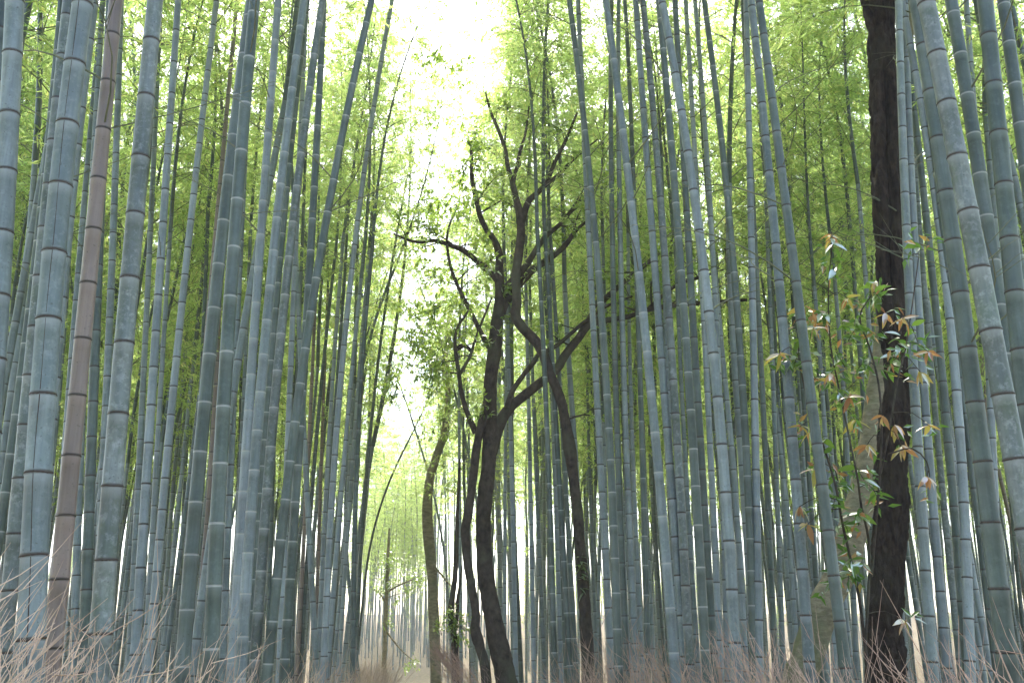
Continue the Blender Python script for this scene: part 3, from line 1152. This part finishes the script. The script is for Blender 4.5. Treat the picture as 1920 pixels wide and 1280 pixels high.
def build_tree(name, label, bark, base_xy, trunks, branches, y, leafy=(), seed=0, leaf_n=8, leaf_size=0.075, sides=16, tw_len=0.7, trough=0.10, group=None):
    root = bpy.data.objects.new(name, None)
    COL.objects.link(root)
    root.location = (base_xy[0], base_xy[1], 0)
    tag(root, label, "tree", group)
    base = np.array([base_xy[0], base_xy[1], 0.0])
    rs = np.random.RandomState(seed)
    sprigs = []
    twigs = Soup()
    for kind, lst in (("trunk", trunks), ("branch", branches)):
        for i, (rows, leaf_count) in enumerate(lst):
            rows = np.array(rows)
            me, C, R = limb_mesh(kind, rows, bark, base, sides if kind == "trunk" else 9, 0.04, trough, seed=seed + i)
            obj(kind, me, root)
            if leaf_count:
                for tw, m, e, d in grow_twigs(C, R, rs, leaf_count, tw_len):
                    V, Q, uv = tube(spline(tw, 0.12)[:, :3] - base, spline(tw, 0.12)[:, 3], 4)
                    twigs.add(V, Q)
                    sprigs += [(m, d), (e, d)]
    for p, d in leafy:
        sprigs.append((np.array(p), np.array(d)))
    if sprigs:
        s2, fol = leaf_cloud("foliage", sprigs, M_TLEAF, seed + 50, base, leaf_n, leaf_size)
        for V, Q in zip(s2.V, s2.Q):
            pass
        o = obj("foliage", fol, root, kind="stuff")
        o2 = obj("twigwork", s2.mesh("twigwork", [bark]), root, kind="stuff")
        if twigs.n:
            obj("twigwork", twigs.mesh("twigwork", [bark]), root, kind="stuff")
    return root


def to_ground(rows):
    """carry a trunk on down below the frame to the ground"""
    a, b = rows[0], rows[1]
    t = (a[2] + 0.1) / max(0.05, (b[2] - a[2]))
    t = min(t, 3.0)
    g = a.copy()
    g[:2] = a[:2] + (a[:2] - b[:2]) * min(t, 1.0) * 0.6
    g[2] = -0.12
    g[3] = a[3] * 1.18
    return np.vstack([g, rows])


YM = 13.0
A = to_ground(pix_rows([(950,1290,20),(938,1220,19),(926,1165,17),(912,1090,15.5),(908,1036,14.5),(907,980,14),(910,928,14.5),(916,870,14),(918,810,13.5),
     (920,710,12.5),(927,660,13),(931,610,11),(937,560,9.5),(936,510,8.5),(936,480,7.5),(931,460,7),(922,443,6),(911,428,5.5),(900,405,5),(892,370,4.5),(885,335,4),(884,300,3.2),(883,262,2.4)], YM))
Bt = to_ground(pix_rows([(912,1277,9),(901,1216,9),(894,1194,11),(891,1172,9),(893,1155,8),(890,1129,7.5),(883,1093,8),(876,1050,8),(874,1021,8.5),(872,993,8.5),
     (878,964,8.5),(882,935,8),(888,892,8),(892,850,8),(900,805,7.5),(910,760,7)], YM - 0.12))
LB = [
 (pix_rows([(922,850,11),(936,796,11),(958,762,10),(985,740,9.5),(1010,720,9),(1045,690,8.5),(1060,665,8),(1080,640,7.5),(1105,610,6.5),(1140,600,5.5),(1180,593,5),(1215,580,5),(1290,570,4),(1400,562,3)], YM, 0.9), 6),
 (pix_rows([(936,530,7),(920,510,6.5),(895,490,5.5),(870,470,5),(845,460,4.5),(815,451,3.8),(790,454,3.2),(765,450,2.6),(738,438,1.5)], YM, -0.5), 8),
 (pix_rows([(930,615,9),(942,575,10),(955,555,9.5),(975,530,8.5),(1000,505,7.5),(1030,485,6),(1060,460,5),(1082,430,3.5),(1120,400,2)], YM, 1.0), 4),
 (pix_rows([(934,580,8),(950,540,8),(985,500,6.5),(1020,447,5),(1060,410,4),(1100,350,2.5)], YM, 0.6), 3),
 (pix_rows([(917,652,5),(900,620,4.5),(880,580,4),(860,540,3.5),(845,500,3),(838,455,2.5),(842,425,2),(852,398,1.2)], YM, -0.6), 7),
 (pix_rows([(892,812,6),(875,770,5),(865,735,4.5),(860,700,4),(855,665,3.8),(853,635,3),(860,610,2.5),(880,580,2)], YM, -0.3), 5),
 (pix_rows([(855,655,3.6),(863,649,4.2),(873,648,4),(882,657,3.4)], YM - 0.15), 0),
 (pix_rows([(862,702,3.2),(880,670,2.8),(890,640,2.6),(905,600,2.2),(922,558,1.6)], YM - 0.2), 2),
 (pix_rows([(950,765,5.5),(960,735,5),(980,705,4.8),(1000,680,4.5),(1010,665,4),(1040,650,4),(1065,630,3.8),(1100,600,3.3),(1135,575,3),(1185,555,2)], YM, 0.7), 4),
 (pix_rows([(1080,640,6),(1110,590,5.5),(1140,555,5),(1180,520,4.5),(1230,480,3.8),(1290,425,2.2)], YM + 0.5, 0.8), 4),
 (pix_rows([(1215,580,4),(1260,540,3.5),(1310,520,3),(1370,505,2),(1420,500,1.3)], YM + 0.8, 0.5), 6),
]
rs = np.random.RandomState(5)
# hanging leaf masses on the path side of the tree
leafy = []
for (cx, cy_, rx, ry, n) in [(800,600,40,30,11),(790,660,50,40,17),(835,620,40,40,14),(820,690,45,25,10),(860,560,30,30,7),(830,380,45,40,14),(880,330,40,45,12),(905,420,30,40,8),
                             (870,250,40,40,10),(850,120,35,40,10)]:
    for k in range(n):
        q = at_y(cx + rs.normal(0, rx * 0.6), cy_ + rs.normal(0, ry * 0.6), YM + rs.uniform(-0.9, 0.9))
        leafy.append((q, rs.normal(0, 0.6, 3) + [0, 0, -0.2]))
g0 = A[0]
build_tree("forked_tree", "dark brown tree with two twisting stems that fork into far-reaching bare limbs", M_BARK_C, (g0[0], g0[1]),
           [(A, 6), (Bt, 0)], LB, YM, leafy, 21, 7, 0.085, 24, 0.6, 0.09)

C2 = to_ground(pix_rows([(1103,1262,13),(1100,1200,12),(1093,1090,11),(1083,965,10),(1075,890,10),(1068,835,12),(1062,800,10),(1053,755,9.5),(1040,720,9.5),(1030,700,9.5),(1025,680,9.5),
     (1015,655,9.5),(1000,635,9.5),(980,615,9.5),(967,593,9.5),(969,560,9),(967,520,8.5),(972,480,8.5),(977,440,8),(975,405,7.5),(967,370,6),(960,340,5),(952,310,4.2),(947,280,3.8),(935,245,3.2),(920,210,2.6),(910,172,1.6)], YM - 0.7))
B2 = [
 (pix_rows([(976,425,6.5),(990,380,6),(1010,360,5),(1025,342,4.5),(1040,305,4),(1060,265,3.2),(1082,212,2)], YM - 0.7, 0.5), 3),
 (pix_rows([(1020,350,4),(1050,325,3.4),(1085,290,2.4),(1120,262,1.4)], YM - 0.5, 0.4), 2),
 (pix_rows([(962,345,4),(975,285,3.2),(985,250,2.4),(992,200,1.4)], YM - 0.7, 0.3), 2),
]
build_tree("sinuous_tree", "slender dark tree with an S-shaped bend where it crosses the forked tree's limb", M_BARK_C, (C2[0][0], C2[0][1]),
           [(C2, 3)], B2, YM, [], 33, 7, 0.08, 14, 0.6, 0.07)

SN = to_ground(pix_rows([(818,1285,10.5),(813,1150,10),(810,1080,9.5),(803,1000,10.5),(801,965,10),(803,920,8.5),(808,890,8),(815,866,8),(823,842,7.5),(833,812,7),(838,770,6),(840,720,5),(836,660,4),(842,590,2.5)], 22.0))
build_tree("elbowed_tree", "tan trunk with a slight elbow standing in the bright end of the path", M_BARK_T, (SN[0][0], SN[0][1]),
           [(SN, 0)], [(pix_rows([(812,1060,2.4),(826,1075,2.0),(838,1090,1.6),(846,1098,1.0)], 21.9), 0)], 22,
           [(at_y(838 + rs.normal(0, 30), 740 + rs.normal(0, 60), 22 + rs.uniform(-.8, .8)), rs.normal(0, .7, 3)) for k in range(60)], 41, 8, 0.09, sides=12, trough=0.05)

SL = to_ground(pix_rows([(855,1262,7),(853,1230,7),(852,1197,6.5),(847,1169,6),(845,1143,5.5),(849,1115,5),(854,1071,5),(856,1021,4),(857,971,3.5),(859,930,2.8),(862,860,2)], 16.0))
leafy = [(at_y(852 + rs.normal(0, 12), 1172 + rs.normal(0, 10), 15.9), rs.normal(0, 1, 3)) for k in range(14)]
build_tree("crooked_tree", "thin crooked dark trunk between the tan elbowed trunk and the forked tree", M_BARK_C, (SL[0][0], SL[0][1]),
           [(SL, 0)], [(pix_rows([(849,1175,4),(856,1161,3.6),(858,1125,3.2),(862,1097,2.4),(866,1060,1.2)], 16.0), 0)], 16, leafy, 47, 6, 0.07, sides=10)

FS = to_ground(pix_rows([(719,1282,5),(722,1180,4.2),(725,1108,3.6),(727,1050,3),(730,990,1.6)], 30.0))
leafy = []
for (cx, cy_, rx, ry, n) in [(735,1045,25,25,26),(778,1082,14,14,18),(757,1110,16,14,14),(715,1105,22,16,14),(775,1240,14,14,10),(725,1160,16,12,8)]:
    for k in range(n):
        leafy.append((at_y(cx + rs.normal(0, rx * .6), cy_ + rs.normal(0, ry * .6), 30 + rs.uniform(-.5, .5)), rs.normal(0, .7, 3)))
FB = [(pix_rows([(725,1110,2.2),(745,1098,1.8),(775,1085,1.0)], 30.0), 2), (pix_rows([(724,1130,2),(712,1112,1.5),(700,1103,1)], 30.0), 1),
      (pix_rows([(722,1180,2),(750,1215,1.5),(775,1238,1)], 30.0), 0)]
build_tree("slender_tree", "slim reddish-brown young tree with small leaf tufts at the bright far end of the path", M_BARK_T, (FS[0][0], FS[0][1]),
           [(FS, 2)], FB, 30, leafy[::2], 53, 6, 0.085, sides=8)

# the dark vine-clad trunk: heavy, furrowed, with a long split
YD = 9.0
DT = to_ground(pix_rows([(1662,1285,38),(1661,1220,35),(1660,1150,34),(1665,1050,32),(1670,950,31),(1675,850,30),(1680,760,28),(1680,680,26),(1675,620,26),(1670,550,27),(1667,450,26.5),
     (1665,380,27.5),(1662,300,28),(1661,240,29),(1657,160,27),(1652,50,28),(1645,-20,29),(1636,-150,28),(1625,-320,26),(1612,-520,22),(1600,-750,16)], YD))
base = np.array([DT[0][0], DT[0][1], 0])
P = spline(DT, 0.022)
C, R = P[:, :3], P[:, 3]
SD = 80
T_, N0, B0 = frames(C)
a = np.arange(SD) * 2 * np.pi / SD
surf = (C[:, None, :] + R[:, None, None] * (np.cos(a)[None, :, None] * N0[:, None, :] + np.sin(a)[None, :, None] * B0[:, None, :])).reshape(-1, 3)
st = surf * [1, 1, 0.45]
rad = 1 + 0.15 * vnoise(surf * 3.2, 1) + 0.09 * vnoise(st * 13, 2) + 0.07 * vnoise(st * 30, 3) + 0.04 * vnoise(surf * 60, 4)
rad -= 0.13 * (1 - np.abs(vnoise(surf * [20, 20, 3.2], 6))) ** 5 + 0.09 * (1 - np.abs(vnoise(surf * [34, 34, 7], 7))) ** 4
rad = rad.reshape(len(C), SD)
# a gash that faces the path, between 4.5 m and 7 m up, with lumpy lips
view = np.array([-0.22, -1.0, 0.0])
ang = np.arctan2(B0.dot(view), N0.dot(view))
z = C[:, 2]
da = np.angle(np.exp(1j * (a[None, :] - ang[:, None] + 0.28 * vnoise(np.stack([z * 2.6, z * 1.3, z * 0], -1), 8)[:, None])))
amp = np.interp(z, [4.3, 5.0, 5.6, 6.2, 6.9, 7.3], [0, 0.6, 0.9, 0.9, 1.0, 0]) * (0.95 + 0.35 * vnoise(np.stack([z * 3.1, z * 0.7 + 2, z * 0], -1), 9))
rad -= amp[:, None] * (0.85 * np.exp(-(da / 0.21) ** 2))
rad += amp[:, None] * (0.20 * np.exp(-((da - 0.55) / 0.22) ** 2) + 0.20 * np.exp(-((da + 0.55) / 0.22) ** 2))
lump = np.exp(-((z - 6.55) / 0.36) ** 2)[:, None] * np.exp(-((da + 0.1) / 0.6) ** 2)
rad += lump * 0.6 * np.abs(vnoise(surf * 9, 11)).reshape(rad.shape)
V, Q, uv = tube(C - base, R, SD, radial=rad)
dark = bpy.data.objects.new("vine_clad_tree", None)
COL.objects.link(dark)
dark.location = base
tag(dark, "thick dark-barked trunk with a deep split and burl, a copper-leaved sapling climbing it", "tree")
obj("trunk", mk("trunk", V, Q, mats=[M_BARK_D]), dark)
rs = np.random.RandomState(77)
top = DT[-1]
br = []
for k in range(7):
    az = k * 0.95
    st_ = DT[-1 - (k % 3)][:3]
    e = st_ + [math.cos(az) * 1.6, math.sin(az) * 1.6, 1.2 + 0.2 * k]
    m = (st_ + e) / 2 + [0, 0, 0.25]
    br.append(np.array([[*st_, 0.06], [*m, 0.04], [*e, 0.015]]))
spr = []
for rows in br:
    me, Cb, Rb = limb_mesh("branch", rows, M_BARK_D, base, 8, 0.1, 0.08, seed=3)
    obj("branch", me, dark)
    for tw, m, e, d in grow_twigs(Cb, Rb, rs, 9, 0.7):
        spr += [(m, d), (e, d)]
s2, fol = leaf_cloud("foliage", spr, M_TLEAF, 91, base, 8, 0.09)
obj("foliage", fol, dark, kind="stuff")
obj("twigwork", s2.mesh("twigwork", [M_BARK_D]), dark, kind="stuff")

# the tan leaning trunk behind it
YT = 10.4
TT = to_ground(pix_rows([(1497,1290,30),(1512,1240,29),(1543,1140,29),(1580,1065,27),(1600,990,28),(1620,915,25),(1632,840,22),(1645,740,20),(1662,600,17),(1680,450,14),(1694,280,11),(1702,120,9.5),(1706,0,9),(1712,-200,8),(1722,-420,6)], YT))
bt = np.array([TT[0][0], TT[0][1], 0])
leaning = bpy.data.objects.new("leaning_tree", None)
COL.objects.link(leaning)
leaning.location = bt
tag(leaning, "smooth tan trunk leaning over behind the dark split trunk, mossy at its foot", "tree")
me, Ct, Rt = limb_mesh("trunk", TT, M_BARK_T, bt, 28, 0.05, 0.05, 5.0, seed=61)
obj("trunk", me, leaning)
spr = []
tops = TT[-1][:3]
for k in range(6):
    az = k * 1.05
    e = tops + [math.cos(az) * 1.3, math.sin(az) * 1.3, 1.0 + 0.15 * k]
    rows = np.array([[*tops, 0.03], [*((tops + e) / 2 + [0, 0, 0.15]), 0.02], [*e, 0.008]])
    me, Cb, Rb = limb_mesh("branch", rows, M_BARK_T, bt, 7, 0.1, 0.05, seed=5)
    obj("branch", me, leaning)
    for tw, m, e2, d in grow_twigs(Cb, Rb, rs, 8, 0.6):
        spr += [(m, d), (e2, d)]
s2, fol = leaf_cloud("foliage", spr, M_TLEAF, 95, bt, 8, 0.09)
obj("foliage", fol, leaning, kind="stuff")
obj("twigwork", s2.mesh("twigwork", [M_BARK_T]), leaning, kind="stuff")

# ------------------------------------------------------------------ the sapling with green and copper leaves
def broad_leaf(name, mat, seed):
    """a pointed oval leaf of unit length along +X with a fold and a droop"""
    rs = np.random.RandomState(seed)
    n = 7
    t = np.linspace(0, 1, n)
    wdt = (0.165 if mat is M_OLEAF else 0.20) * np.sin(np.pi * t ** 0.85) ** 0.9 * (1 - 0.25 * t)
    wdt[0] = 0.012
    wdt[-1] = 0.004
    z = -0.22 * rs.uniform(0.5, 1.3) * t ** 2
    V = np.concatenate([np.stack([t, wdt, z + wdt * 0.35], -1), np.stack([t, 0 * t, z], -1), np.stack([t, -wdt, z + wdt * 0.35], -1)])
    Q = []
    for r_ in range(2):
        for i in range(n - 1):
            Q.append([r_ * n + i, r_ * n + i + 1, (r_ + 1) * n + i + 1, (r_ + 1) * n + i])
    return mk(name, V, np.array(Q), mats=[mat])


GL = [broad_leaf("leaf", M_GLEAF, k) for k in range(3)]
OL = [broad_leaf("leaf", M_OLEAF, k + 5) for k in range(3)]
YS = 7.65
sap_base = at_y(1632, 1290, YS)
sap_base = np.array([sap_base[0], sap_base[1], 0.0])
sap = bpy.data.objects.new("sapling", None)
COL.objects.link(sap)
sap.location = sap_base
tag(sap, "young sapling with glossy green and copper new leaves against the dark split trunk", "sapling")
stems = [
 [(1632,1290,3.4),(1625,1170,3.2),(1600,1040,2.8),(1580,990,2.6),(1565,940,2.4),(1555,890,2.2),(1535,800,1.9),(1515,720,1.6),(1500,660,1.2)],
 [(1628,1200,2.8),(1635,1030,2.6),(1612,950,2.3),(1598,900,2.1),(1585,830,1.9),(1575,740,1.7),(1562,640,1.4),(1556,540,1.2),(1556,460,0.9)],
 [(1637,1080,2.4),(1645,890,2.3),(1640,790,2.2),(1634,720,2.0),(1625,650,1.8),(1615,590,1.5),(1640,545,1.0)],
 [(1645,890,2.0),(1655,800,1.8),(1668,720,1.6),(1690,660,1.4),(1712,560,1.2),(1722,480,0.9)],
 [(1648,860,1.8),(1690,850,1.5),(1725,870,1.2),(1740,895,0.9)],
]
stem_pts = []
for k, st_ in enumerate(stems):
    rows = pix_rows(st_, YS)
    rows[:, 1] += 0.10 * np.sin(np.arange(len(rows)) * 1.1 + k) - 0.03 * k
    if k == 0:
        rows[0, :2] = sap_base[:2]
        rows[0, 2] = -0.05
    me, Cs, Rs = limb_mesh("stem", rows, M_BARK_C, sap_base, 6, 0.06, 0.03, seed=k)
    obj("stem", me, sap)
    stem_pts.append(np.hstack([Cs, Rs[:, None]]))
stem_pts = np.vstack(stem_pts)
ORANGE = [(1460,665),(1505,575),(1525,615),(1548,605),(1558,440),(1500,800),(1518,812),(1590,560),(1640,528),(1662,590),(1692,598),(1742,660),(1728,700),(1745,800),(1678,798),
          (1692,838),(1738,895),(1498,950),(1512,985),(1592,745),(1558,700),(1535,712),(1605,790),(1625,835),(1528,880),(1700,1165),(1655,780)]
GREEN = [(1562,470),(1567,520),(1490,685),(1502,640),(1540,590),(1590,640),(1610,690),(1572,740),(1640,640),(1665,700),(1620,900),(1572,905),(1545,850),(1560,960),(1592,1000),
         (1682,650),(1720,640),(1562,1080),(1590,1092),(1722,465),(1602,610),(1630,560),(1645,930),(1520,690),(1585,690),(1650,560),(1600,1060),(1610,985)]
rs = np.random.RandomState(11)
for (px, py), col in [(p, 'o') for p in ORANGE] + [(p, 'g') for p in GREEN]:
    q = at_y(px, py, YS + rs.uniform(-0.22, 0.12))
    d2 = np.linalg.norm(stem_pts[:, :3] - q - [0, 0, 0.12], axis=1) + 0.35 * np.maximum(0, stem_pts[:, 2] - q[2])
    s0 = stem_pts[d2.argmin()]
    m = (s0[:3] + q) / 2 + [0, rs.uniform(-0.04, 0.04), 0.05]
    rows = np.array([[*s0[:3], max(0.002, s0[3] * 0.5)], [*m, 0.0028], [*q, 0.0018]])
    me, Cs, Rs = limb_mesh("twig", rows, M_BARK_C, sap_base, 5, 0.08, 0.02, seed=1)
    twig = obj("twig", me, sap)
    axis = q - m
    axis /= np.linalg.norm(axis)
    nl = rs.randint(5, 7) if col == 'o' else rs.randint(5, 6)
    a0 = rs.uniform(0, 6.28)
    for k in range(nl):
        az = a0 + k * 6.283 / nl + rs.uniform(-0.35, 0.35)
        el = rs.uniform(-1.4, 0.15) if col == 'o' else rs.uniform(-1.1, 0.3)
        back = rs.uniform(0, 0.02) if col == 'o' else rs.uniform(0, 0.16)
        p_ = q - axis * back - sap_base
        L = rs.uniform(0.09, 0.15)
        lo = obj("leaf", (OL if col == 'o' else GL)[rs.randint(3)], twig)
        lo.matrix_local = (Matrix.Translation(Vector(p_)) @ Matrix.Rotation(az, 4, 'Z') @ Matrix.Rotation(-el, 4, 'Y')
                           @ Matrix.Rotation(rs.uniform(-1.1, 1.1), 4, 'X') @ Matrix.Scale(L, 4))

# smaller leaves between them
Lp, Ld = [], []
for (px, py) in GREEN + GREEN + GREEN + GREEN + ORANGE:
    q = at_y(px + rs.normal(0, 12), py + rs.normal(0, 12), YS + rs.uniform(-0.15, 0.2))
    for k in range(4):
        Lp.append(q + rs.normal(0, 0.03, 3))
        Ld.append(rs.normal(0, 1, 3) * [1, 0.6, 0.6] + [0, 0, -0.3])
Lp, Ld = np.array(Lp) - sap_base, np.array(Ld)
V, T = kite_leaves(Lp, Ld, rs.normal(0, 0.8, (len(Lp), 3)) + [0, -0.5, 0.6], rs.uniform(0.06, 0.11, len(Lp)), rs.uniform(0.025, 0.042, len(Lp)))
n_c = rs.rand(len(Lp)) < 0.2
M_OLEAF2 = leaf_mat("sapling_leaf_small_copper", [(0.0, (0.30, 0.14, 0.075)), (0.5, (0.40, 0.22, 0.09)), (1.0, (0.42, 0.32, 0.09))], (1.6, 1.5, 1.2), 0.45, 0.2)
M_GLEAF2 = leaf_mat("sapling_leaf_small", [(0.0, (0.05, 0.11, 0.025)), (1.0, (0.10, 0.18, 0.04))], (2.4, 2.5, 1.4), 0.45, 0.3)
obj("foliage", mk("foliage", V, tris=T, mats=[M_GLEAF2, M_OLEAF2], tmat=np.concatenate([n_c, n_c]).astype(int), smooth=False), sap, kind="stuff")

# a small ivy sprig on the sinuous tree
iv = bpy.data.objects.new("ivy_sprig", None)
COL.objects.link(iv)
ib = at_y(1090, 1075, YM - 0.83)
iv.location = ib
tag(iv, "little sprig of glossy leaves clinging to the slender S-bent trunk", "sprig")
rows = np.array([[0.02, 0.05, -0.22, 0.004], [0.0, 0.0, -0.05, 0.0035], [-0.02, -0.02, 0.2, 0.002]])
me, Cs, Rs = limb_mesh("stem", rows, M_BARK_C, np.zeros(3), 5, 0.05, 0.03, seed=1)
obj("stem", me, iv)
for k in range(26):
    f = rs.randint(len(Cs))
    lo = obj("leaf", GL[rs.randint(3)], iv)
    lo.matrix_local = (Matrix.Translation(Vector(Cs[f] + rs.normal(0, 0.012, 3))) @ Matrix.Rotation(rs.uniform(-3.3, 0.3), 4, 'Z')
                       @ Matrix.Rotation(rs.uniform(0, 1.0), 4, 'Y') @ Matrix.Scale(rs.uniform(0.08, 0.12), 4))

# ------------------------------------------------------------------ brushwood fences
def brush_twig(s, p, d, L, r, rs, subs, m=0):
    d = d / np.linalg.norm(d)
    u = np.linspace(0, 1, 5)
    side = np.cross(d, [0, 0, 1.0])
    P = p + np.outer(u * L, d) + np.outer(-0.10 * L * u ** 2 * rs.uniform(-0.4, 1.2), [0, 0, 1]) + np.outer(0.06 * L * np.sin(u * 3 + rs.uniform(0, 6)), side)
    V, Q, uv = tube(P, r * (1 - 0.8 * u), 3)
    s.add(V, Q, m)
    for k in range(subs):
        f = rs.uniform(0.3, 0.95)
        p0 = np.array([np.interp(f, u, P[:, c]) for c in range(3)])
        dd = d + rs.normal(0, 0.30, 3)
        l2 = L * rs.uniform(0.15, 0.4)
        p1 = p0 + dd / np.linalg.norm(dd) * l2
        V, Q, uv = tube(np.array([p0, (p0 + p1) / 2 + rs.normal(0, 0.01, 3), p1]), [r * 0.5, r * 0.4, r * 0.15], 3)
        s.add(V, Q, m)


def brush_fence(label, line, per_m, seed, mat, top):
    """line: (x, y) points; twigs lean forward along the path"""
    rs = np.random.RandomState(seed)
    s = Soup()
    line = np.array(line, float)
    seg = np.linalg.norm(np.diff(line, axis=0), axis=1)
    cum = np.concatenate([[0], np.cumsum(seg)])
    n = int(cum[-1] * per_m)
    base = np.array([line[0][0], line[0][1], 0.0])
    for k in range(n):
        t = rs.uniform(0, cum[-1])
        x = np.interp(t, cum, line[:, 0])
        y = np.interp(t, cum, line[:, 1])
        x2 = np.interp(min(t + 0.3, cum[-1]), cum, line[:, 0])
        y2 = np.interp(min(t + 0.3, cum[-1]), cum, line[:, 1])
        f = np.array([x2 - x, y2 - y, 0.0])
        f = f / (np.linalg.norm(f) + 1e-6) if np.linalg.norm(f) > 1e-3 else np.array([0, 1.0, 0])
        tp = top(t) * (1 + 0.06 * math.sin(t * 2.3) + 0.04 * math.sin(t * 5.1))
        long_ = rs.rand() < 0.2
        L = rs.uniform(0.5, 0.95) if not long_ else rs.uniform(0.8, 1.25)
        el = math.radians(rs.normal(52, 11))
        d = f * math.cos(el) + np.array([rs.normal(0, 0.22), rs.normal(0, 0.12), math.sin(el)])
        z1 = tp + (rs.uniform(0.0, 0.26) if long_ else rs.uniform(-0.55, 0.02))
        z0 = z1 - L * math.sin(el)
        p = np.array([x + rs.normal(0, 0.12), y, z0]) - base
        brush_twig(s, p, d, L, rs.uniform(0.0038, 0.0062) if long_ else rs.uniform(0.0022, 0.0044), rs, rs.randint(2, 5))
    # the upright stuffing below
    for k in range(int(n * 0.35)):
        t = rs.uniform(0, cum[-1])
        x = np.interp(t, cum, line[:, 0]) + rs.normal(0, 0.1)
        y = np.interp(t, cum, line[:, 1])
        brush_twig(s, np.array([x, y, 0.0]) - base, np.array([rs.normal(0, .1), rs.normal(0.15, .15), 1.0]), rs.uniform(0.8, 1.15) * min(1.25, top(t)), rs.uniform(0.003, 0.006), rs, 1)
    root = bpy.data.objects.new("brushwood_fence", None)
    COL.objects.link(root)
    root.location = base
    tag(root, label, "fence", "brushwood fences along the path")
    obj("brush", s.mesh("brush", [mat]), root, kind="stuff")
    return root


brush_fence("low fence of dry tan bamboo twigs beneath the thick cracked and pinkish culms", [(-1.75, 2.3), (-1.75, 6), (-1.72, 13), (-2.2, 17), (-3.0, 22)], 125, 3, M_BRUSH,
            lambda t: float(np.interp(t, [0, 1.4, 2.6, 4.0, 8, 20], [1.58, 1.54, 1.38, 1.26, 1.16, 1.08])))
brush_fence("low fence of dry reddish twigs below the dark split trunk and sapling", [(2.0, 3.0), (1.95, 5.0), (1.55, 7.5), (0.95, 10.0), (0.75, 11.2)], 200, 4, M_BRUSH_R,
            lambda t: float(np.interp(t, [0, 1.4, 3.0, 5, 9], [1.34, 1.35, 1.39, 1.40, 1.32])))
# loose plume of brush at the foot of the forked tree
rs = np.random.RandomState(8)
s = Soup()
pb, pt = at_y(885, 1300, 11.2), at_y(822, 1218, 11.2)
pbase = np.array([pb[0], pb[1], 0.0])
for k in range(420):
    f = rs.uniform(0, 0.85)
    w_ = 0.10 * (1 - f) + 0.015
    p = pb + (pt - pb) * f + rs.normal(0, 1, 3) * [w_, w_, w_ * 0.6] - pbase
    brush_twig(s, p, (pt - pb) / np.linalg.norm(pt - pb) + rs.normal(0, 0.22, 3), rs.uniform(0.12, 0.28), 0.0018, rs, 2)
for k in range(60):
    p = np.array([rs.normal(0, 0.12), rs.normal(0, 0.12), 0.0])
    brush_twig(s, p, np.array([rs.normal(0, .1) - 0.05, rs.normal(0, .1), 1.0]), rs.uniform(1.0, 1.35), 0.004, rs, 2)
plume = bpy.data.objects.new("brush_bundle", None)
COL.objects.link(plume)
plume.location = pbase
tag(plume, "feathery plume of reddish dry brush poking up before the tan elbowed trunk", "brush")
obj("brush", s.mesh("brush", [M_BRUSH_R]), plume, kind="stuff")

# ------------------------------------------------------------------ haze
if HAZE_DENSITY > 0:
    x0, x1, y0_, y1_, z0_, z1_ = -151, 151, -61, 191, -1.2, 24.0
    V = [(x, y, z) for z in (z0_, z1_) for y in (y0_, y1_) for x in (x0, x1)]
    Q = [(0, 2, 3, 1), (4, 5, 7, 6), (0, 1, 5, 4), (2, 6, 7, 3), (0, 4, 6, 2), (1, 3, 7, 5)]
    hm, nt, out = new_mat("haze")
    pv = N_(nt, "ShaderNodeVolumePrincipled")
    pv.inputs["Color"].default_value = (1, 1, 0.97, 1)
    pv.inputs["Density"].default_value = HAZE_DENSITY
    pv.inputs["Anisotropy"].default_value = 0.3
    nt.links.new(pv.outputs[0], out.inputs["Volume"])
    hz = obj("haze", mk("haze", V, np.array(Q), mats=[hm], smooth=False), kind="stuff")
    tag(hz, "thin pale morning haze filling the whole grove", "haze")

zmax = 0
print("objects", len(bpy.data.objects))
